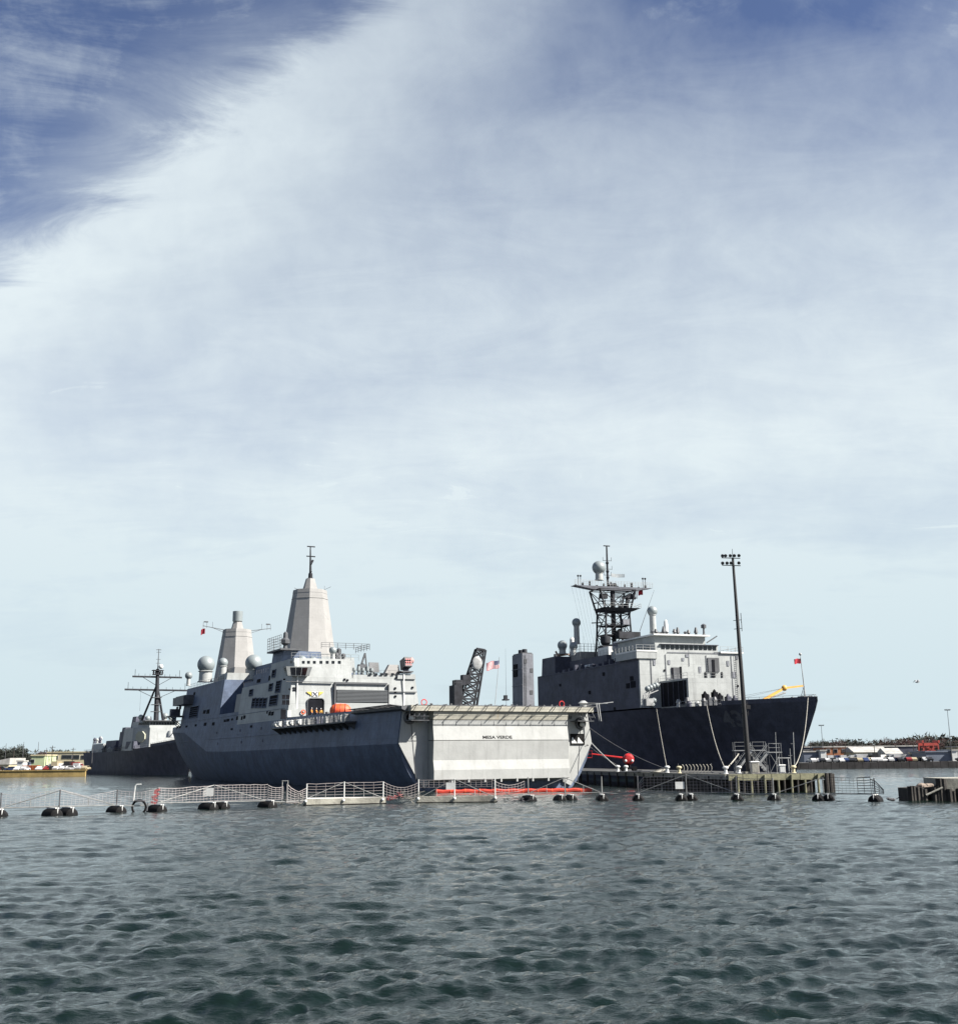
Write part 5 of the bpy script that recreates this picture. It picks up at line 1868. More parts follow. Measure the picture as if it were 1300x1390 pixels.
# ------------------------------------------------------------------ WARSHIP 3: destroyer far left
K = Ship('destroyer', 'distant slim destroyer with tripod mast, partly hidden behind the grey warship bow', 'warship', (-167.3, 524.5, 0), (.486, -.874))
Kr = K.root
khd = lambda u: interp(u, [0, 20, 100, 120, 135, 147, 155], [8.5, 9.8, 9.8, 8.2, 5.4, 2.4, .15])
kwd = lambda u: interp(u, [0, 70, 100, 130, 155], [8.2, 8.2, 8.5, 9.6, 11.6])
ship_hull(K, [24, 30, 45, 70, 90, 105, 115, 125, 135, 141, 147, 152, 155], khd, lambda u: interp(u, [0, 20, 90, 115, 135, 150, 155], [8, 9, 9, 6.4, 2.8, .5, .1]), kwd, None, Kr, DGREY, DECK,
          lambda u: interp(u, [105, 155], [0, 8.5]))
bulwark(K, Kr, [125, 135, 141, 147, 152, 154.8], khd, kwd, .9, DGREY)


def kb(poly, w0, w1, name, mat=GREY, s=.92):
    cx = sum(p[0] for p in poly) / len(poly)
    cy = sum(p[1] for p in poly) / len(poly)
    return MB().hexa([(a, b, w0) for a, b in poly], [(cx + (a - cx) * s, cy + (b - cy) * s, w1) for a, b in poly]).build(name, mat, Kr, smooth=False)


oct_ = [(113, 4.8), (113, -4.8), (107, -9.6), (92, -9.6), (88, -6), (88, 6), (92, 9.6), (107, 9.6)]
kb(oct_, 8.3, 16.2, 'deckhouse', GREY, .93)
kb([(111.5, 4.6), (111.5, -4.6), (107, -7.4), (97, -7.4), (97, 7.4), (107, 7.4)], 16.21, 18.4, 'pilothouse', GREY, .97)
for i in range(9):
    piece('window', GLASS, Kr, (111.42, -3.9 + i * .98, 17.6), (.15, .75, .8))
for i in range(6):
    a = Vector((111.3, -4.7, 17.6)).lerp(Vector((107, -7.4, 17.6)), (i + .5) / 6)
    piece('window', GLASS, Kr, a, (.12, .6, .8), rz=R(-58))
MB().box(106.5, 112.6, -6.5, 6.5, 18.41, 18.7).build('pilothouse_roof', STEEL, Kr, smooth=False)
# octagonal radar face on the starboard bow facet
a, b = Vector((113, -4.8, 0)), Vector((107, -9.6, 0))
mid = (a + b) / 2
nx_ = Vector((4.8, -6, 0)).normalized()
tx_ = Vector((-.78, -.62, 0)).normalized()
pts = []
cz = 13.0
for i in range(8):
    an = R(22.5 + 45 * i)
    pts.append(mid * 1.0 + tx_ * 2.05 * math.cos(an) + Vector((0, 0, cz + 2.05 * math.sin(an))) - nx_ * .50)
MB().hexa([tuple(p) for p in pts], [tuple(p + nx_ * .68) for p in pts]).build('radar_face', pmat('radar panel', (.42, .42, .33), .6, var=.03), Kr, smooth=False)
kb([(88, 5), (88, -7), (74, -7), (74, 5)], 8.5, 15.5, 'forward_stack_house', DGREY)
kb([(84, 3.5), (84, -3.5), (77, -3.5), (77, 3.5)], 15.5, 21.0, 'funnel', DGREY, .8)
kb([(74, 6), (74, -8), (55, -8), (55, 6)], 8.3, 12.5, 'mid_deckhouse', DGREY)
kb([(66, 3), (66, -3), (59, -3), (59, 3)], 12.5, 17.5, 'funnel', DGREY, .8)
kb([(52, 7), (52, -8), (30, -8), (30, 7)], 8.0, 11.6, 'hangar', GREY, .95)
kb([(110, -6), (110, -9.4), (98, -9.6), (98, -6)], 9.0, 11.5, 'side_locker', DGREY)
for i in range(24):
    u = 26 + i * 3.1
    if u < 88:
        h = random.uniform(.8, 3.2)
        MB().lathe((u, -khd(u) + random.uniform(.8, 3), kwd(u) + (3.6 if 30 < u < 52 else 0)), [(.5, 0), (.4, h * .5), (.7, h * .55), (.6, h * .8), (.1, h)], 7).build('deck_fitting', random.choice((STEEL, DGREY, GREY)), Kr)
frames_at([(u, -khd(u) + .1, kwd(u)) for u in (25, 45, 70, 90, 105, 115, 125, 135, 147)], 1.2, .05).build('guard_rail', STEEL, Kr)
for (px, py, u, r_, br, bh) in ((191.5, 973.5, 96, .95, .5, 1.2), (201, 975, 104, .95, .6, .8), (224.5, 972, 96, 1.2, .7, 1.0), (231.5, 974.5, 99, .7, .5, .6), (213, 964.5, 100, 1.0, .5, 1.2)):
    p = K.U(u, px, py)
    radome(Kr, tuple(p), r_, br, bh)
p = K.U(132, 229, 1006)
MB().lathe((128, -1.0, 12.4), [(1.8, 0), (1.7, 1.2), (1.2, 2.2), (.3, 2.6)], 12).tube((128, -1, 13.6), (134, -1, 14.4), .15, n=6).build('gun_mount', GREY, Kr)
m = MB()
MX = 102
m.tube((MX, 0, 18.5), (MX - 1.6, 0, 37.5), .95, .6, 8)
for s in (-1, 1):
    m.tube((MX - 5.5, s * 4.0, 18.5), (MX - 1.4, s * .2, 31.5), .45, .35, 6)
km = m.build('tripod_mast', DMAST, Kr)
m = MB()
MX -= 1.4
for w, hs in ((34.6, 9.0), (29.9, 11.5)):
    m.tube((MX, -hs, w), (MX, hs, w), .34, n=5)
    for s in (-1, 1):
        m.tube((MX, s * hs * .62, w), (MX, s * .4, w - 3.0), .12, n=4).tube((MX, s * hs * .9, w), (MX, s * hs * .9, w + 2.6), .09, n=4)
        for q in (.3, .5, .75):
            m.tube((MX, s * hs * q, w), (MX, s * hs * q, w + 1.1), .07, n=4)
m.build('yardarm', DMAST, km)
m = MB().box(MX - 1.3, MX + 1.3, -1.9, 1.9, 36.8, 37.1).box(MX - 1, MX + 1, -1.7, 1.7, 35.3, 35.6)
for i in range(5):
    m.lathe((MX + .5, -1.6 + i * .8, 35.6), [(.3, 0), (.35, .6), (.2, 1.1)], 7)
m.build('mast_platform', DMAST, km)
m = MB().tube((MX, 0, 37), (MX, 0, 44.8), .22, .1, 6)
for w in (39.6, 41.0, 43.6):
    m.tube((MX, -.8, w), (MX, .8, w), .1, n=4)
m.tube((MX, -.9, 44.5), (MX, .9, 44.5), .15, n=4)
m.build('pole_mast', STEEL, km)
MB().ball((MX + .8, .9, 38.3), .85, 12, 8).build('mast_radome', WHITE, km)
m = MB()
for w in (22, 24.5, 27):
    m.box(MX - 1.4, MX + 2.0, -1.6, 1.6, w, w + .2)
    m.lathe((MX + 1.0, .3, w + .2), [(.5, 0), (.4, .7), (.1, 1.0)], 7)
m.build('radar_platform', STEEL, km)
m = MB()
for px, py, h in ((190, 965, 9), (182, 990, 5), (126, 1018, 6)):
    p = K.U(60, px, py)
    whip(m, tuple(K.U(90 if px > 150 else 27, px, py)), h)
m.build('whip_antenna', STEEL, Kr)

# ------------------------------------------------------------------ pier between the warships
PZ = 2.2
pier = thing('pier', 'concrete pier on piles between the two big warships, yellowish weathered edge', 'pier', (30.2, 150, 0))
PP = [(0, 0), (12.9, 2.0), (-16, 140), (-29.4, 140)]
MB().hexa([(x, y, PZ - .55) for x, y in PP], [(x, y, PZ) for x, y in PP]).build('deck_slab', ASPH, pier, smooth=False)
a, b = Vector((0, 0, 0)), Vector((12.9, 2.0, 0))
dd = (b - a).normalized()
nn = Vector((dd.y, -dd.x, 0))
ang = math.atan2(dd.y, dd.x)
Lf = (b - a).length
for i in range(7):
    c = a + dd * (Lf * (i + .5) / 7) + nn * .16
    piece('edge_beam', CONY, pier, (c.x, c.y, PZ - .34), (Lf / 7 - .06, .3, .72 + .05 * (i % 2)), rz=ang)
for i in range(15):
    c = a + dd * (Lf * (i + .3) / 15) + nn * (.5 if i % 2 else .25)
    MB().tube((c.x, c.y, -2), (c.x, c.y, PZ - (.10 if i % 4 == 1 else .75)), .15, n=8).build('fender_pile', CONY if i % 2 else TIMB, pier)
for row in range(0, 6):
    for i in range(5):
        c = a + dd * (Lf * (i + .5) / 5) + Vector((-.9, 4.2, 0)) * (row + .3)
        MB().tube((c.x, c.y, -2), (c.x, c.y, PZ - .55), .25, n=7).build('pile', TIMB, pier)
MB().hexa([(-.4, 3, -1), (12.0, 5, -1), (7, 30, -1), (-6, 30, -1)], [(-.4, 3, PZ - .56), (12.0, 5, PZ - .56), (7, 30, PZ - .56), (-6, 30, PZ - .56)]).build('core_wall', TIMB, pier, smooth=False)
a2, b2 = Vector((0, 0, 0)), Vector((-29.4, 140, 0))
d2 = (b2 - a2).normalized()
for i in range(34):
    c = a2 + d2 * (i * 4.1 + 1) + Vector((-.25, 0, 0))
    MB().tube((c.x, c.y, -2), (c.x, c.y, PZ - .15), .2, n=7).build('fender_pile', TIMB, pier)
for i in range(20):
    c = a2 + d2 * (i * 7 + 3.5)
    piece('edge_beam', CONC, pier, (c.x - .16, c.y, PZ - .28), (6.94, .3, .62), rz=math.atan2(d2.y, d2.x))
# stout dark corner cluster at the right end
m = MB()
for i, (x, y) in enumerate(((13.1, 1.4), (13.5, 1.9), (13.2, 2.5), (12.6, 1.3), (13.7, 2.6))):
    m.tube((x, y, -2), (x, y, PZ + .05 - .1 * (i % 3)), .24, n=8)
m.build('corner_pile_cluster', TIMB, pier)


def pier_at(px, py=1050, z=PZ):
    return on_water(px, py, z)


PIER_Y = 158


def on_pier(px, D):
    p = at_depth(px, 1040, D)
    return Vector((p.x, D, PZ))


# light pole
base = on_pier(1015.5, 157)
topp = at_depth(994, 757, 157)
pl = thing('light_pole', 'very tall dark floodlight pole standing on the pier in front of the warship bow', 'light pole', base)
tv = topp - base
tv.x = max(tv.x, -1.75)
h = tv.z
m = MB()
m.tube((0, 0, 0), tv, .36, .16, 12)
m.build('pole', STEEL if False else pmat('dark pole', (.012, .011, .013), .6, var=.2), pl)
MB().box(-.6, .6, -.6, .6, 0, .25).build('base_plate', CONC, pl)
m = MB()
tvv = Vector(tv)
for dz in (0, -1.0):
    m.tube(tvv + Vector((-1.5, 0, dz)), tvv + Vector((1.0, 0, dz - .1)), .06, n=5)
m.tube(tvv + Vector((0, 0, -1.5)), tvv + Vector((0, 0, 1.2)), .07, .03, n=5)
m.build('crossarm', MATS['dark pole'], pl)
for dz in (0, -1.0):
    for dx in ((-1.45, -.85, -.3, .75) if dz else (-1.4, -1.0, -.35, .2, .8)):
        m = MB().lathe((0, 0, 0), [(.08, -.2), (.21, -.04), (.23, .12), (.02, .14)], 10)
        o = m.build('floodlight', STEEL, pl)
        o.location = tvv + Vector((dx, -.15, dz + .28))
        o.rotation_euler = (R(130), random.uniform(-.3, .3), 0)
m = MB()
for t in (.27, .31, .66, .70):
    p = tvv * t
    m.tube(p + Vector((-.55, 0, 0)), p + Vector((.55, 0, .1)), .05, n=4)
    m.tube(p + Vector((.5, 0, -.3)), p + Vector((.5, 0, 1.0 if t > .5 else .4)), .05, n=4)
m.box(.3 + tvv.x * .29, .8 + tvv.x * .29, -.2, .2, h * .29, h * .29 + .5)
m.build('step_bracket', MATS['dark pole'], pl)


# gangway stair towers
def stair_tower(px, D, label, mirror=1, w=2.6, h=2.7, levels_=1, sc_=1.0):
    b_ = on_pier(px, D)
    r = thing('gangway_stairs', label, 'stairs', b_)
    for x in (0, w):
        for y in (0, 1.2):
            MB().tube((x, y, 0), (x, y, h + 1.1), .06, n=5).build('post', STEEL, r)
    MB().box(-.1, w + .1, -.1, 1.3, h - .12, h).build('platform', LSTEEL, r, smooth=False)
    frames_at([(0, 0, h), (w, 0, h)], 1.05, .035).build('guard_rail', LSTEEL, r)
    m = MB()
    run = 2.4
    for y in (0, 1.1):
        m.cbox(((-run / 2 if mirror > 0 else w + run / 2), y, h / 2), (math.hypot(run, h), .08, .28), ry=-math.atan2(h, run) * mirror)
    m.build('stringer', LSTEEL, r, smooth=False)
    n_ = 9
    for i in range(n_):
        t = (i + .5) / n_
        x = -run * (1 - t) if mirror > 0 else w + run * (1 - t)
        piece('tread', LSTEEL, r, (x, .55, h * t), (.28, 1.0, .04))
    m = MB()
    x0 = -run if mirror > 0 else w + run
    x1 = 0 if mirror > 0 else w
    for y in (0, 1.1):
        m.tube((x0, y, .95), (x1, y, h + .95), .03, n=4).tube((x0, y, 0), (x0, y, .95), .03, n=4)
    m.tube((0, 0, 0), (w, 0, h), .03, n=4).tube((w, 0, 0), (0, 0, h), .03, n=4)
    m.build('handrail', LSTEEL, r)
    return r


stair_tower(1044, 156, 'white metal boarding stairs right of the tall light pole', 1, 1.6, 2.7)
stair_tower(998, 166, 'dark-railed boarding platform left of the tall light pole', -1, 2.0, 3.0)
stair_tower(1022, 165, 'boarding platform directly behind the tall light pole', 1, 1.8, 3.0)
# boxes
for px, D, d, lab in ((1023.5, 153.5, (1.0, .8, 1.45), 'cream utility cabinet just right of the light pole foot'), (1060.5, 154, (.75, .6, 1.0), 'small white utility cabinet near the pier right end')):
    p = on_pier(px, D)
    r = thing('utility_cabinet', lab, 'cabinet', p)
    MB().box(-d[0] / 2, d[0] / 2, -d[1] / 2, d[1] / 2, .1, d[2]).build('body', pmat('cabinet ' + str(px), (.6, .55, .48) if px < 1050 else (.72, .72, .7), .6), r, smooth=False)
    MB().hexa([(-d[0] / 2 - .08, -d[1] / 2 - .08, d[2] + .002), (d[0] / 2 + .08, -d[1] / 2 - .08, d[2] + .002), (d[0] / 2 + .08, d[1] / 2 + .08, d[2] + .002), (-d[0] / 2 - .08, d[1] / 2 + .08, d[2] + .002)],
              [(-d[0] / 2, -d[1] / 2, d[2] + .12), (d[0] / 2, -d[1] / 2, d[2] + .12), (d[0] / 2, d[1] / 2, d[2] + .12), (-d[0] / 2, d[1] / 2, d[2] + .12)]).build('lid', WHITE, r, smooth=False)
    piece('door', WHITE if px > 1050 else CONC, r, (0, -d[1] / 2 - .01, d[2] / 2 + .05), (d[0] * .8, .04, d[2] * .75))
# goal-like pipe frame
p = on_pier(1063.5, 155)
r = tag(MB().tube((-.6, 0, 0), (-.6, 0, 1.9), .06, n=6).tube((.6, 0, 0), (.6, 0, 1.9), .06, n=6).tube((-.75, 0, 1.9), (.85, 0, 1.9), .07, n=6).build('pipe_frame', LSTEEL, loc=p),
        'goal-shaped white pipe frame on the pier beside the small cabinet', 'frame')
for px, y1, D, rr, lab in ((1053.5, 994, 155, .05, 'left slim white pole rising from the pier right end'), (1077.5, 994, 155, .07, 'rightmost slim pole near the pier corner'),
                           (1073, 1016, 155, .05, 'short thin pole next to the pier corner pole')):
    p = on_pier(px, D)
    t = at_depth(px - 1.5, y1, D)
    m = MB().tube((0, 0, 0), (t.x - p.x, 0, t.z - p.z), rr, rr * .6, 6).box(-.15, .15, -.15, .15, 0, .12).tube((-.25, 0, (t.z - p.z) * .72), (.25, 0, (t.z - p.z) * .72), .03, n=4)
    tag(m.build('thin_pole', LSTEEL, loc=p), lab, 'pole')
# bollards
BOL = {}
for px, D, lab in ((838, 188, 'pale bollard holding the grey warship stern line, leftmost on the pier'), (849, 187, 'short white bollard second from the left on the pier'),
                   (921, 163, 'cream bollard beside the curved hose rack'), (905, 170, 'low white bollard where two dark ropes meet'), (984, 154, 'white bollard left of the light pole'),
                   (1076, 154, 'yellowish bollard at the pier right end'), (1002, 157, 'small white bollard nearly at the light pole foot')):
    p = on_pier(px, D)
    r = thing('bollard', lab, 'bollard', p, 0, 'bollards along the pier edge')
    MB().lathe((0, 0, 0), [(.34, 0), (.34, .1), (.22, .15), (.2, .6), (.36, .7), (.38, .85), (.25, .98), (.05, 1.0)], 12).build('post', WHITE if px not in (921, 1076) else CREAM, r)
    MB().box(-.45, .45, -.45, .45, 0, .06).build('base_plate', STEEL, r)
    BOL[px] = p
# rack of curved hoses
p = on_pier(942, 165)
r = thing('hose_rack', 'row of curved pale hoses on a low rack along the pier', 'rack', p)
for i in range(9):
    x = -1.9 + i * .47
    pts = [Vector((x + .5 * math.sin(a), 0, .1 + .95 * (1 - math.cos(a)) / 2 * 1.2)) for a in np.linspace(0, 2.6, 7)]
    MB().path(pts, .055, 5).build('hose', ROPE, r)
MB().box(-2.3, 2.6, -.2, .2, 0, .12).tube((2.3, 0, 0), (2.3, 0, 1.3), .05, n=5).tube((-2.2, 0, 0), (-2.2, 0, 1.3), .05, n=5).build('rack_base', STEEL, r)
p = on_pier(890, 174)
m = MB()
for i in range(5):
    torus(m, (i * .25, .1 * i, .12 + .08 * i), .8 - .07 * i, .09, 'z', 18, 5)
tag(m.build('rope_coil', ROPE, loc=p), 'heap of coiled pale rope on the pier between bollards', 'rope coil')
m = MB()
p = on_pier(876, 181)
m.tube((-4, 0, .1), (3.5, -1.2, .1), .08, n=6).tube((-3, .6, .12), (4.5, -.7, .12), .08, n=6).box(-1.4, -.6, -.2, .5, 0, .3)
tag(m.build('service_pipes', STEEL, loc=p), 'pair of dark service pipes lying on the pier deck', 'pipes')
# red boom lift
p = on_pier(853, 192)
r = thing('boom_lift', 'red boom lift with its arm stretched level to the left over the pier', 'boom lift', p)
MB().box(-1.2, 1.2, -.8, .8, .35, .75).build('chassis', OPEN, r, smooth=False)
for sx in (-1, 1):
    for sy in (-1, 1):
        MB().tube((sx * .85, sy * .85 - .12, .36), (sx * .85, sy * .85 + .12, .36), .36, n=12).build('wheel', BLACK, r)
hz = at_depth(853, 1030.5, 192).z - PZ
m = MB().lathe((0, 0, 0), [(.1, -.7), (.6, -.62), (.85, -.3), (.9, 0), (.85, .3), (.6, .62), (.1, .7)], 14)
m.v = [(x, z, y + hz) for x, y, z in m.v]
m.build('counterweight', RED, r)
MB().tube((0, 0, .7), (0, 0, hz - .3), .35, n=8).build('turntable', OPEN, r)
for sx in (-.55, .5):
    MB().ball((sx, -.75, hz - .25), .22, 8, 6).build('lamp', WHITE, r)
q = at_depth(803, 1023.5, 192) - p
m = MB().tube((-.4, 0, hz + .15), (q.x, 0, q.z), .16, .10, 6)
m.build('arm', RED, r)
MB().box(q.x - .8, q.x, -.5, .5, q.z - .6, q.z - .5).build('basket_floor', RED, r)
frames_at([(q.x - .8, -.5, q.z - .5), (q.x, -.5, q.z - .5)], 1.0, .03).build('basket_rail', RED, r)


# ropes
def rope(p0, p1, sag, r, mat, label, n=14):
    p0, p1 = Vector(p0), Vector(p1)
    pts = []
    for i in range(n + 1):
        t = i / n
        q = p0.lerp(p1, t)
        q.z -= sag * 4 * t * (1 - t)
        pts.append(q - p0)
    m = MB()
    m.path(pts, r, 6)
    o = m.build('mooring_line', mat, loc=p0)
    tag(o, label, 'rope')


def SM(px, py, u=None, v=None):
    return S.M @ (S.U(u, px, py) if u is not None else S.V(v, px, py))


rope(L.M @ Vector((0.3, -15.9, 6.9)), BOL[838] + Vector((0, 0, .6)), .15, .09, LSTEEL, 'pale mooring rope from the grey warship stern corner to the leftmost bollard')
rope(L.M @ Vector((0.5, -15.6, 9.2)), BOL[905] + Vector((0, 0, .5)), .6, .05, DROPE, 'thin dark rope from the grey warship quarter to the pier middle')
rope(S.M @ Vector((147, -12.3, 14.6)), BOL[905] + Vector((0, 0, .5)), .5, .045, ROPE, 'rope hanging from the dark warship float davit down to the pier')
rope(S.M @ Vector((162.5, -9.1, 14.5)), BOL[984] + Vector((0, 0, .6)), 1.6, .06, ROPE, 'pale rope from the dark warship foredeck to the bollard left of the pole')
rope(S.M @ Vector((185.5, -.9, 14.9)), BOL[1076] + Vector((0, 0, .7)), 2.4, .06, ROPE, 'pale bow rope from the dark warship stem to the pier corner')
rope(BOL[984] + Vector((0, 0, .6)), on_pier(1003, 166) + Vector((0, 0, 2.5)), .1, .08, ROPE, 'short pale rope from the white bollard up to the boarding platform')
rope(L.M @ Vector((-.6, -14.9, 6.4)), on_pier(846, 196) + Vector((0, 0, .5)), .3, .04, DROPE, 'second thin dark stern rope running low to the pier')

# ------------------------------------------------------------------ floating net barrier
FX = [-90, 0, 80, 158, 213, 290, 363, 416, 520, 568, 672, 717, 767, 817, 866, 932, 1000, 1050, 1117, 1188, 1215]
FY = [1110.5, 1108.5, 1106.5, 1103, 1101.5, 1098, 1095.5, 1093.5, 1091, 1090, 1089, 1087.5, 1087, 1086.5, 1086.5, 1086.5, 1086.5, 1086.5, 1086.5, 1087.5, 1088]


def bpt(px):
    return on_water(px, interp(px, FX, FY))


def bz(px, py):
    """height above water of the picture point over barrier position px"""
    p = bpt(px)
    return at_depth(px, py, p.y).z


def net(m, xs, tops, z0, rows=6, r=.02, step=.42, sag=None, clump=0):
    """net between picture stations xs with top heights tops (m); follows the barrier line"""
    P = [bpt(x) for x in xs]
    for a in range(len(xs) - 1):
        A, B = P[a], P[a + 1]
        n = max(2, int((B - A).length / step))
        s = (sag[a] if sag else 0)
        pts = []
        for i in range(n + 1):
            t = i / n
            q = A.lerp(B, t)
            zt = tops[a] + (tops[a + 1] - tops[a]) * t - s * 4 * t * (1 - t) + random.uniform(-.02, .02)
            pts.append([Vector((q.x, q.y, z0 + (zt - z0) * j / rows - s * .5 * (1 - j / rows) * 4 * t * (1 - t) + random.uniform(-.015, .015))) for j in range(rows + 1)])
        for i in range(n):
            for j in range(rows + 1):
                m.tube(pts[i][j], pts[i + 1][j], r * (1.5 if j == rows else 1), n=3, caps=False)
        for i in range(n + 1):
            m.path([pts[i][0], pts[i][rows // 2], pts[i][rows]], r * .9, 3)


flo = MB()
vs_prof = [(.02, -1.0), (.42, -.97), (.58, -.85), (.63, -.6), (.63, .6), (.58, .85), (.42, .97), (.02, 1.0)]
flo.lathe((0, 0, 0), vs_prof, 16)
flo.v = [(x, z, y) for x, y, z in flo.v]
FLM = flo.mesh('float', BLACK)
sad = MB()
sad.box(-.2, .14, -.9, .7, .60, .69)
sad.tube((0, -.95, .2), (0, -.95, .7), .05, n=5)
SADM = sad.mesh('float_saddle', WHITE)


def add_float(r, o0, px, wide=False):
    p = bpt(px) - o0
    dirn = bpt(px + 5) - bpt(px - 5)
    a = math.atan2(dirn.y, dirn.x)
    rot = a + R(12)
    for k in ((-.55, .55) if wide else (0,)):
        o = link('float', FLM, r, (p.x + k * math.cos(a) * (1.05), p.y + k * math.sin(a) + (.5 if k > 0 else 0), -.02), rot)
        link('float_saddle', SADM, o)
    return p


def section(label, x0, xa, x1, ytop0, ytopa, ytop1, yrail, kind='float', netmat=NETW, sign=None, nets=None, group='net barrier sections', postmat=(DGALV, DGALV, DGALV), braces=True, half=False):
    o0 = bpt(x0)
    r = thing('net_barrier', label, 'barrier', o0, 0, group)
    A, C, B = bpt(x0) - o0, bpt(xa) - o0, bpt(x1) - o0
    zr = [bz(x, y) for x, y in ((x0, yrail[0]), (xa, yrail[1]), (x1, yrail[2]))]
    zt = [bz(x0, ytop0), bz(xa, ytopa), bz(x1, ytop1)]
    rail = MB()
    rr_ = .045 if kind == 'float' else .07
    rail.tube((A.x, A.y, zr[0]), (C.x, C.y, zr[1]), rr_, n=6).tube((C.x, C.y, zr[1]), (B.x, B.y, zr[2]), rr_, n=6)
    rail.build('rail', GALV if kind == 'float' else WHITE, r)
    for p, z, zz, mt in ((A, zt[0], zr[0], postmat[0]), (C, zt[1], zr[1], postmat[1]), (B, zt[2], zr[2], postmat[2])):
        MB().tube((p.x, p.y, .5 if kind == 'float' else zz), (p.x, p.y, z), .065, n=6).build('post', mt, r)
    if braces:
        for p, zz in ((A, zr[0]), (B, zr[2])) if not half else ((A, zr[0]),):
            MB().tube((C.x, C.y, zt[1] - .05), (p.x + (C.x - p.x) * .06, p.y + (C.y - p.y) * .06, zz + .08), .042, n=5).build('brace', GALV, r)
            q = (Vector((C.x, C.y, 0)) + Vector((p.x, p.y, 0))) / 2
            MB().tube((q.x, q.y, (zz + zr[1]) / 2), (q.x, q.y, (zt[1] + zz) / 2), .04, n=5).build('strut', GALV, r)
    if kind == 'float':
        add_float(r, o0, x0)
        add_float(r, o0, xa, True)
        add_float(r, o0, x1)
    else:
        d = (B - A)
        a = math.atan2(d.y, d.x)
        c = (A + B) / 2
        ln = d.length
        m = MB().cbox((c.x, c.y, .38), (ln * 1.03, 1.1, .55), rz=a)
        m.build('pontoon', CONC, r)
        MB().cbox((c.x, c.y - .05, .02), (ln * 1.06, 1.0, .2), rz=a).build('pontoon_skirt', BLACK, r)
        for p in (A, C, B):
            MB().ball((p.x, p.y - .65, .45), .16, 8, 6).build('cleat', WHITE, r)
    if nets:
        m = MB()
        for n_ in nets:
            net_off = MB()
            net(net_off, **n_)
            m.add([(x - o0.x, y - o0.y, z) for x, y, z in net_off.v], net_off.f)
        m.build('net', netmat, r, smooth=False)
    if sign:
        px, py, w, h = sign
        p = bpt(px) - o0
        z = bz(px, py)
        MB().box(p.x - w / 2, p.x + w / 2, p.y - .16, p.y - .12, z - h / 2, z + h / 2).build('sign_board', WHITE, r, smooth=False)
    return r


N_ = lambda xs, ys, z0, rows=6, sag=None, r=.019, step=.36: dict(xs=xs, tops=[bz(x, y) for x, y in zip(xs, ys)], z0=z0, rows=rows, sag=sag, r=r, step=step)
section('faint pale net barrier section at the far left edge of the photo', -90, -45, -5, 1078, 1076, 1077, (1100, 1099, 1098), nets=[N_([-90, -45, 0], [1078, 1076, 1077], .75, sag=[.3, .3], r=.012)])
section('net barrier section on three black floats left of the red tied post', 0, 80, 158, 1076, 1072, 1072, (1097, 1095, 1093), nets=[N_([0, 40, 80, 118, 158, 213], [1077, 1078, 1072, 1081, 1073, 1070], .8, sag=[.1, .0, .0, .0, .25], r=.012)],
        postmat=(DGALV,) * 3)
section('net barrier section with a white sign, in front of the grey warship bow', 213, 290, 363, 1069, 1065, 1065, (1090, 1088.5, 1087), sign=(282.5, 1075, 1.0, .75),
        nets=[N_([213, 257, 290, 363], [1069, 1068, 1066, 1065], .75, sag=[.12, .05, 0]), N_([363, 384], [1066, 1068], .75, sag=[.15])])
section('white pontoon net barrier section without a sign below the dark hull side', 416, 467, 520, 1064, 1061, 1061, (1084, 1083.5, 1083), 'pontoon',
        nets=[N_([416, 467, 520], [1064, 1062, 1061], .75, sag=[.05, .05], rows=5, r=.017, step=.9), N_([520, 568], [1061, 1062], .72, sag=[.55], rows=5)], postmat=(WHITE,) * 3)
section('white pontoon net barrier section with a white sign below the stern gate', 568, 617, 672, 1058, 1057, 1057, (1083, 1082.5, 1082), 'pontoon', sign=(612, 1067, 1.0, .7),
        nets=[N_([568, 617, 668], [1059, 1058, 1058], 1.6, sag=[.03, .06], rows=3, r=.017, step=.5), N_([668, 712], [1058, 1060], 1.2, sag=[.5], rows=3)], postmat=(WHITE,) * 3)
section('open barrier section with crossed braces and no net under the starboard stern wing', 717, 767, 817, 1055, 1055, 1054, (1076.5, 1076, 1076), nets=None, postmat=(GALV,) * 3)
section('net barrier section with a white sign in front of the pier', 866, 932, 1000, 1053, 1051, 1053, (1076, 1076, 1076), sign=(923, 1066, .95, .72),
        nets=[N_([866, 874, 932, 1000], [1066, 1055, 1053, 1053], .62, rows=6), N_([1000, 1050], [1055, 1057], .62, sag=[.1], rows=6)], postmat=(DGALV, GALV, DGALV))
section('last barrier section at the pier right end with dark net', 1050, 1118, 1188, 1056, 1055, 1056, (1077.5, 1077.5, 1078), netmat=NETD, half=True,
        nets=[N_([1118, 1165], [1055, 1056], .7, rows=6, r=.016), N_([1165, 1183], [1056, 1055], .7, rows=6, r=.035, step=.5), N_([1183, 1188, 1200], [1058, 1059, 1072], .7, rows=5, r=.032, step=.4)], postmat=(GALV, GALV, DGALV))
# connecting rail between sections as floating cables
for x0, x1, y0, y1, rad, lab in ((158, 213, 1093, 1091, .05, 'pale cable joining the first two barrier sections at left'), (817, 866, 1076, 1076, .06, 'pale rail pipe joining barrier sections before the pier mouth'),
                                 (1000, 1050, 1076, 1077, .06, 'pale rail pipe joining barrier sections under the light pole'), (672, 717, 1083, 1078, .05, 'low slack cable joining the pontoon to the open barrier section'),
                                 (363, 416, 1087.5, 1086, .05, 'pale cable joining the bow barrier section to the first pontoon')):
    a, b = bpt(x0), bpt(x1)
    a.z, b.z = bz(x0, y0), bz(x1, y1)
    m = MB()
    pts = [Vector((0, 0, 0)).lerp(b - a, t) + Vector((0, 0, -.12 * math.sin(math.pi * t))) for t in np.linspace(0, 1, 7)]
    m.path(pts, rad, 5)
    tag(m.build('connecting_pipe', GALV, loc=a), lab, 'pipe')
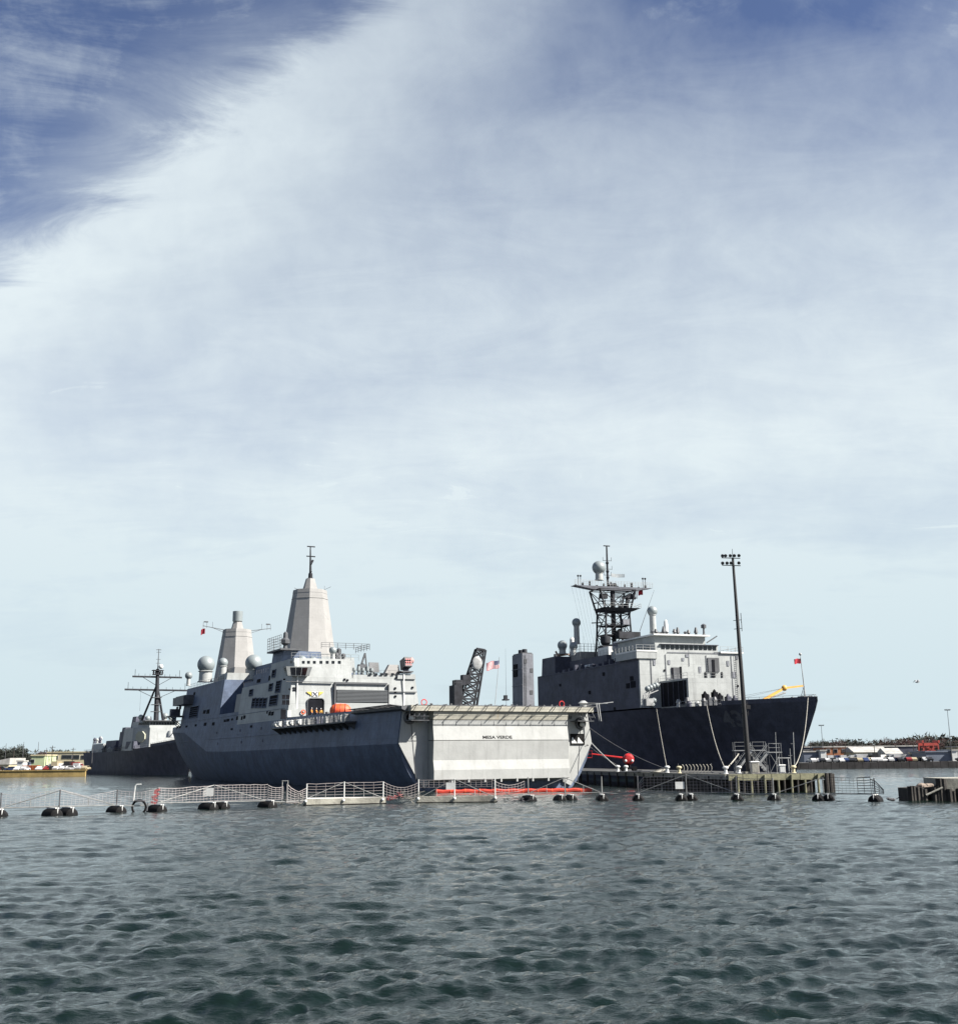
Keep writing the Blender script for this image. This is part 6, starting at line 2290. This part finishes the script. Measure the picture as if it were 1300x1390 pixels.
# small extra gear: hooked standpipe on a ring float, square frame post, red flag post wrap, rope tangles
p = bpt(182)
r = thing('hooked_standpipe', 'white hooked standpipe rising from a dark ring float among the nets', 'pipe', p)
zt = bz(182, 1065)
MB().path([Vector((-.1, 0, .5)), Vector((0, 0, zt - .15)), Vector((.1, 0, zt)), Vector((.55, 0, zt + .02))], .05, 6).build('pipe', WHITE, r)
torus(MB(), (.45, 0, .42), .62, .10, 'y', 22, 6).build('ring_float', BLACK, r)
MB().tube((.0, -.1, 1.0), (1.0, -.1, .95), .07, n=6).tube((1.2, 0, .1), (1.25, 0, .8), .05, n=5).build('ring_top', DGALV, r)
p = bpt(386)
zt = bz(386, 1060)
m = MB().tube((-.25, 0, .5), (-.25, 0, zt), .05, n=5).tube((.3, 0, .5), (.3, 0, zt), .05, n=5).tube((-.3, 0, zt), (.35, 0, zt), .05, n=5).tube((-.25, 0, zt * .55), (.3, 0, zt * .55), .03, n=4)
tag(m.build('frame_post', GALV, loc=p), 'square-topped double post between the bow section and first pontoon', 'post')
m = MB()
net(m, [389, 405, 416], [bz(389, 1064), bz(405, 1075), bz(416, 1070)], .35, rows=6, r=.025, sag=[.1, 0])
o0 = bpt(389)
m.v = [(x - o0.x, y - o0.y, z) for x, y, z in m.v]
tag(m.build('slack_net', NETW, loc=o0, smooth=False), 'slack pinkish net hanging beside the square-topped post', 'net')
p = bpt(211)
m = MB()
zt = bz(211, 1069)
for i in range(5):
    m.cbox((random.uniform(-.25, .15), -.05, zt - .25 - i * .28), (.5, .06, .2), ry=random.uniform(-.6, .6))
tag(m.build('red_marker_ribbon', pmat('faded red cloth', (.55, .16, .16), .8), loc=p, smooth=False), 'faded red marker ribbons tied to the barrier post by the bow', 'ribbon')
for px, lab, mt in ((404, 'tangle of pale rope floating left of the first pontoon', ROPE), (548, 'tangle of tan rope between the two white pontoons', ROPE), (690, 'dark rope tangle right of the second pontoon', DROPE),
                    (528, 'reddish rope clump at the right end of the first pontoon', MATS['faded red cloth'])):
    p = bpt(px)
    g_ = random.Random(px)
    m = MB()
    for k in range(7):
        pts = [Vector((g_.uniform(-1.4, 1.4), g_.uniform(-.3, .3), g_.uniform(.05, .85) if px != 690 else g_.uniform(.0, .4)))]
        for s in range(7):
            pts.append(pts[-1] + Vector((g_.uniform(-.5, .5), g_.uniform(-.1, .1), g_.uniform(-.25, .25))))
            pts[-1].z = max(.02, min(1.2, pts[-1].z))
        m.path(pts, .035, 4)
    tag(m.build('rope_tangle', mt, loc=p), lab, 'rope')
# extra black floats
for px, lab in ((1210, 'small dark float trailing at the right end of the barrier'),):
    pass
a, b = bpt(1203), bpt(1236)
m = MB()
pts = [Vector((0, 0, .3)).lerp(b - a + Vector((0, 3, .35)), t) + Vector((0, 0, -.2 * math.sin(math.pi * t))) for t in np.linspace(0, 1, 9)]
m.path(pts, .045, 5)
for i in range(1, 5):
    m.ball(pts[i], .15, 8, 6)
tag(m.build('tether_cable', DROPE, loc=a), 'dark tether with small floats from the last net to the concrete stub', 'cable')
# orange containment boom on the water
pts = []
for px in np.linspace(592, 803, 44):
    y = 1074.5 - (px - 592) / 211 * 2.2
    p = on_water(px, y + 2.0)
    p.z = .16 + .05 * math.sin(px * .3)
    pts.append(p)
o0 = pts[0].copy()
m = MB()
m.path([p - o0 for p in pts], .30, 8)
r = thing('containment_boom', 'long orange-red floating boom lying on the water under the stern gate', 'boom', o0)
m.build('boom_tube', RED if False else pmat('boom orange red', (.70, .06, .03), .6), r)
m = MB()
for i in range(0, 44, 4):
    q = pts[i] - o0
    m.ball(q, .34, 8, 6, (.4, 1, 1))
m.build('boom_collar', ORANGE, r)

# ------------------------------------------------------------------ concrete stub at right edge
p0 = on_water(1234, 1087.5)
st = thing('pier_stub', 'broken concrete pier stub with dark timber piles at the right edge', 'pier', p0)


def pxx(px, D=p0.y):
    return at_depth(px, 1060, D).x - p0.x


D0 = p0.y
zz = lambda y: at_depth(1260, y, D0).z
MB().hexa([(pxx(1283), 0.2, -1), (pxx(1400), -1.0, -1), (pxx(1400), 6, -1), (pxx(1283), 6, -1)], [(pxx(1283), 0.2, zz(1057)), (pxx(1400), -1.0, zz(1056.5)), (pxx(1400), 6, zz(1056.5)), (pxx(1283), 6, zz(1057))]).build('concrete_block', CONC, st, smooth=False)
MB().hexa([(pxx(1236), .3, -1), (pxx(1284), .3, -1), (pxx(1284), 4, -1), (pxx(1236), 4, -1)], [(pxx(1236), .3, zz(1070)), (pxx(1284), .3, zz(1067)), (pxx(1284), 4, zz(1067)), (pxx(1236), 4, zz(1070))]).build('broken_slab', TIMB, st, smooth=False)
for px, yt, w in ((1233, 1067, .32), (1237, 1066.5, .3), (1242, 1068, .3), (1247, 1069, .28), (1252, 1071, .3), (1264, 1069, .3), (1273, 1056.5, .36), (1277.5, 1057, .38), (1269, 1067, .3), (1284, 1071, .36), (1289, 1074, .3), (1298, 1071, .42), (1303, 1068, .4)):
    MB().tube((pxx(px), -.15 if px < 1280 else -.35, -2), (pxx(px) + random.uniform(-.05, .05), -.15 if px < 1280 else -.35, zz(yt)), w, w * .92, 9).build('timber_pile', TIMB, st)
MB().tube((pxx(1252), -.5, zz(1079)), (pxx(1275), -.55, zz(1069)), .09, n=6).build('fallen_bar', CONC, st)
rub = pmat('rubble tan', (.34, .27, .22), .9, var=.2, scale=3)
for i, (px, y, s_) in enumerate(((1250, 1068, .35), (1254, 1066, .45), (1258, 1065.5, .3), (1262, 1066, .4), (1266, 1065, .3), (1257, 1068, .5), (1247, 1069.5, .25))):
    MB().ball((pxx(px), .9, zz(y) - .1), s_, 7, 5, (1.2, 1, .7)).build('rubble', rub, st, smooth=False)

# ------------------------------------------------------------------ gull
p = at_depth(1244, 926, 150)
r = thing('seagull', 'small grey gull gliding in the sky right of the warship bow', 'bird', p, R(10))
MB().ball((0, 0, 0), .12, 10, 7, (2.2, .8, .8)).ball((.27, 0, .06), .07, 8, 6).build('body', GULL, r)
for s in (-1, 1):
    MB().hexa([(-.08, 0, 0), (.12, 0, 0), (.10, s * .35, .26), (-.05, s * .35, .26)], [(-.08, 0, .03), (.12, 0, .03), (.10, s * .35, .29), (-.05, s * .35, .29)]).hexa(
        [(-.05, s * .35, .26), (.10, s * .35, .26), (-.12, s * .75, .02), (-.16, s * .74, .02)], [(-.05, s * .35, .28), (.10, s * .35, .28), (-.12, s * .75, .03), (-.16, s * .74, .03)]).build('wing', GULL, r)
MB().hexa([(-.25, -.05, 0), (-.25, .05, 0), (-.42, .09, 0), (-.42, -.09, 0)], [(-.25, -.05, .02), (-.25, .05, .02), (-.42, .09, .02), (-.42, -.09, .02)]).build('tail', GULL, r)
MB().tube((.33, 0, .05), (.41, 0, .04), .02, .005, 5).build('beak', YELM, r)
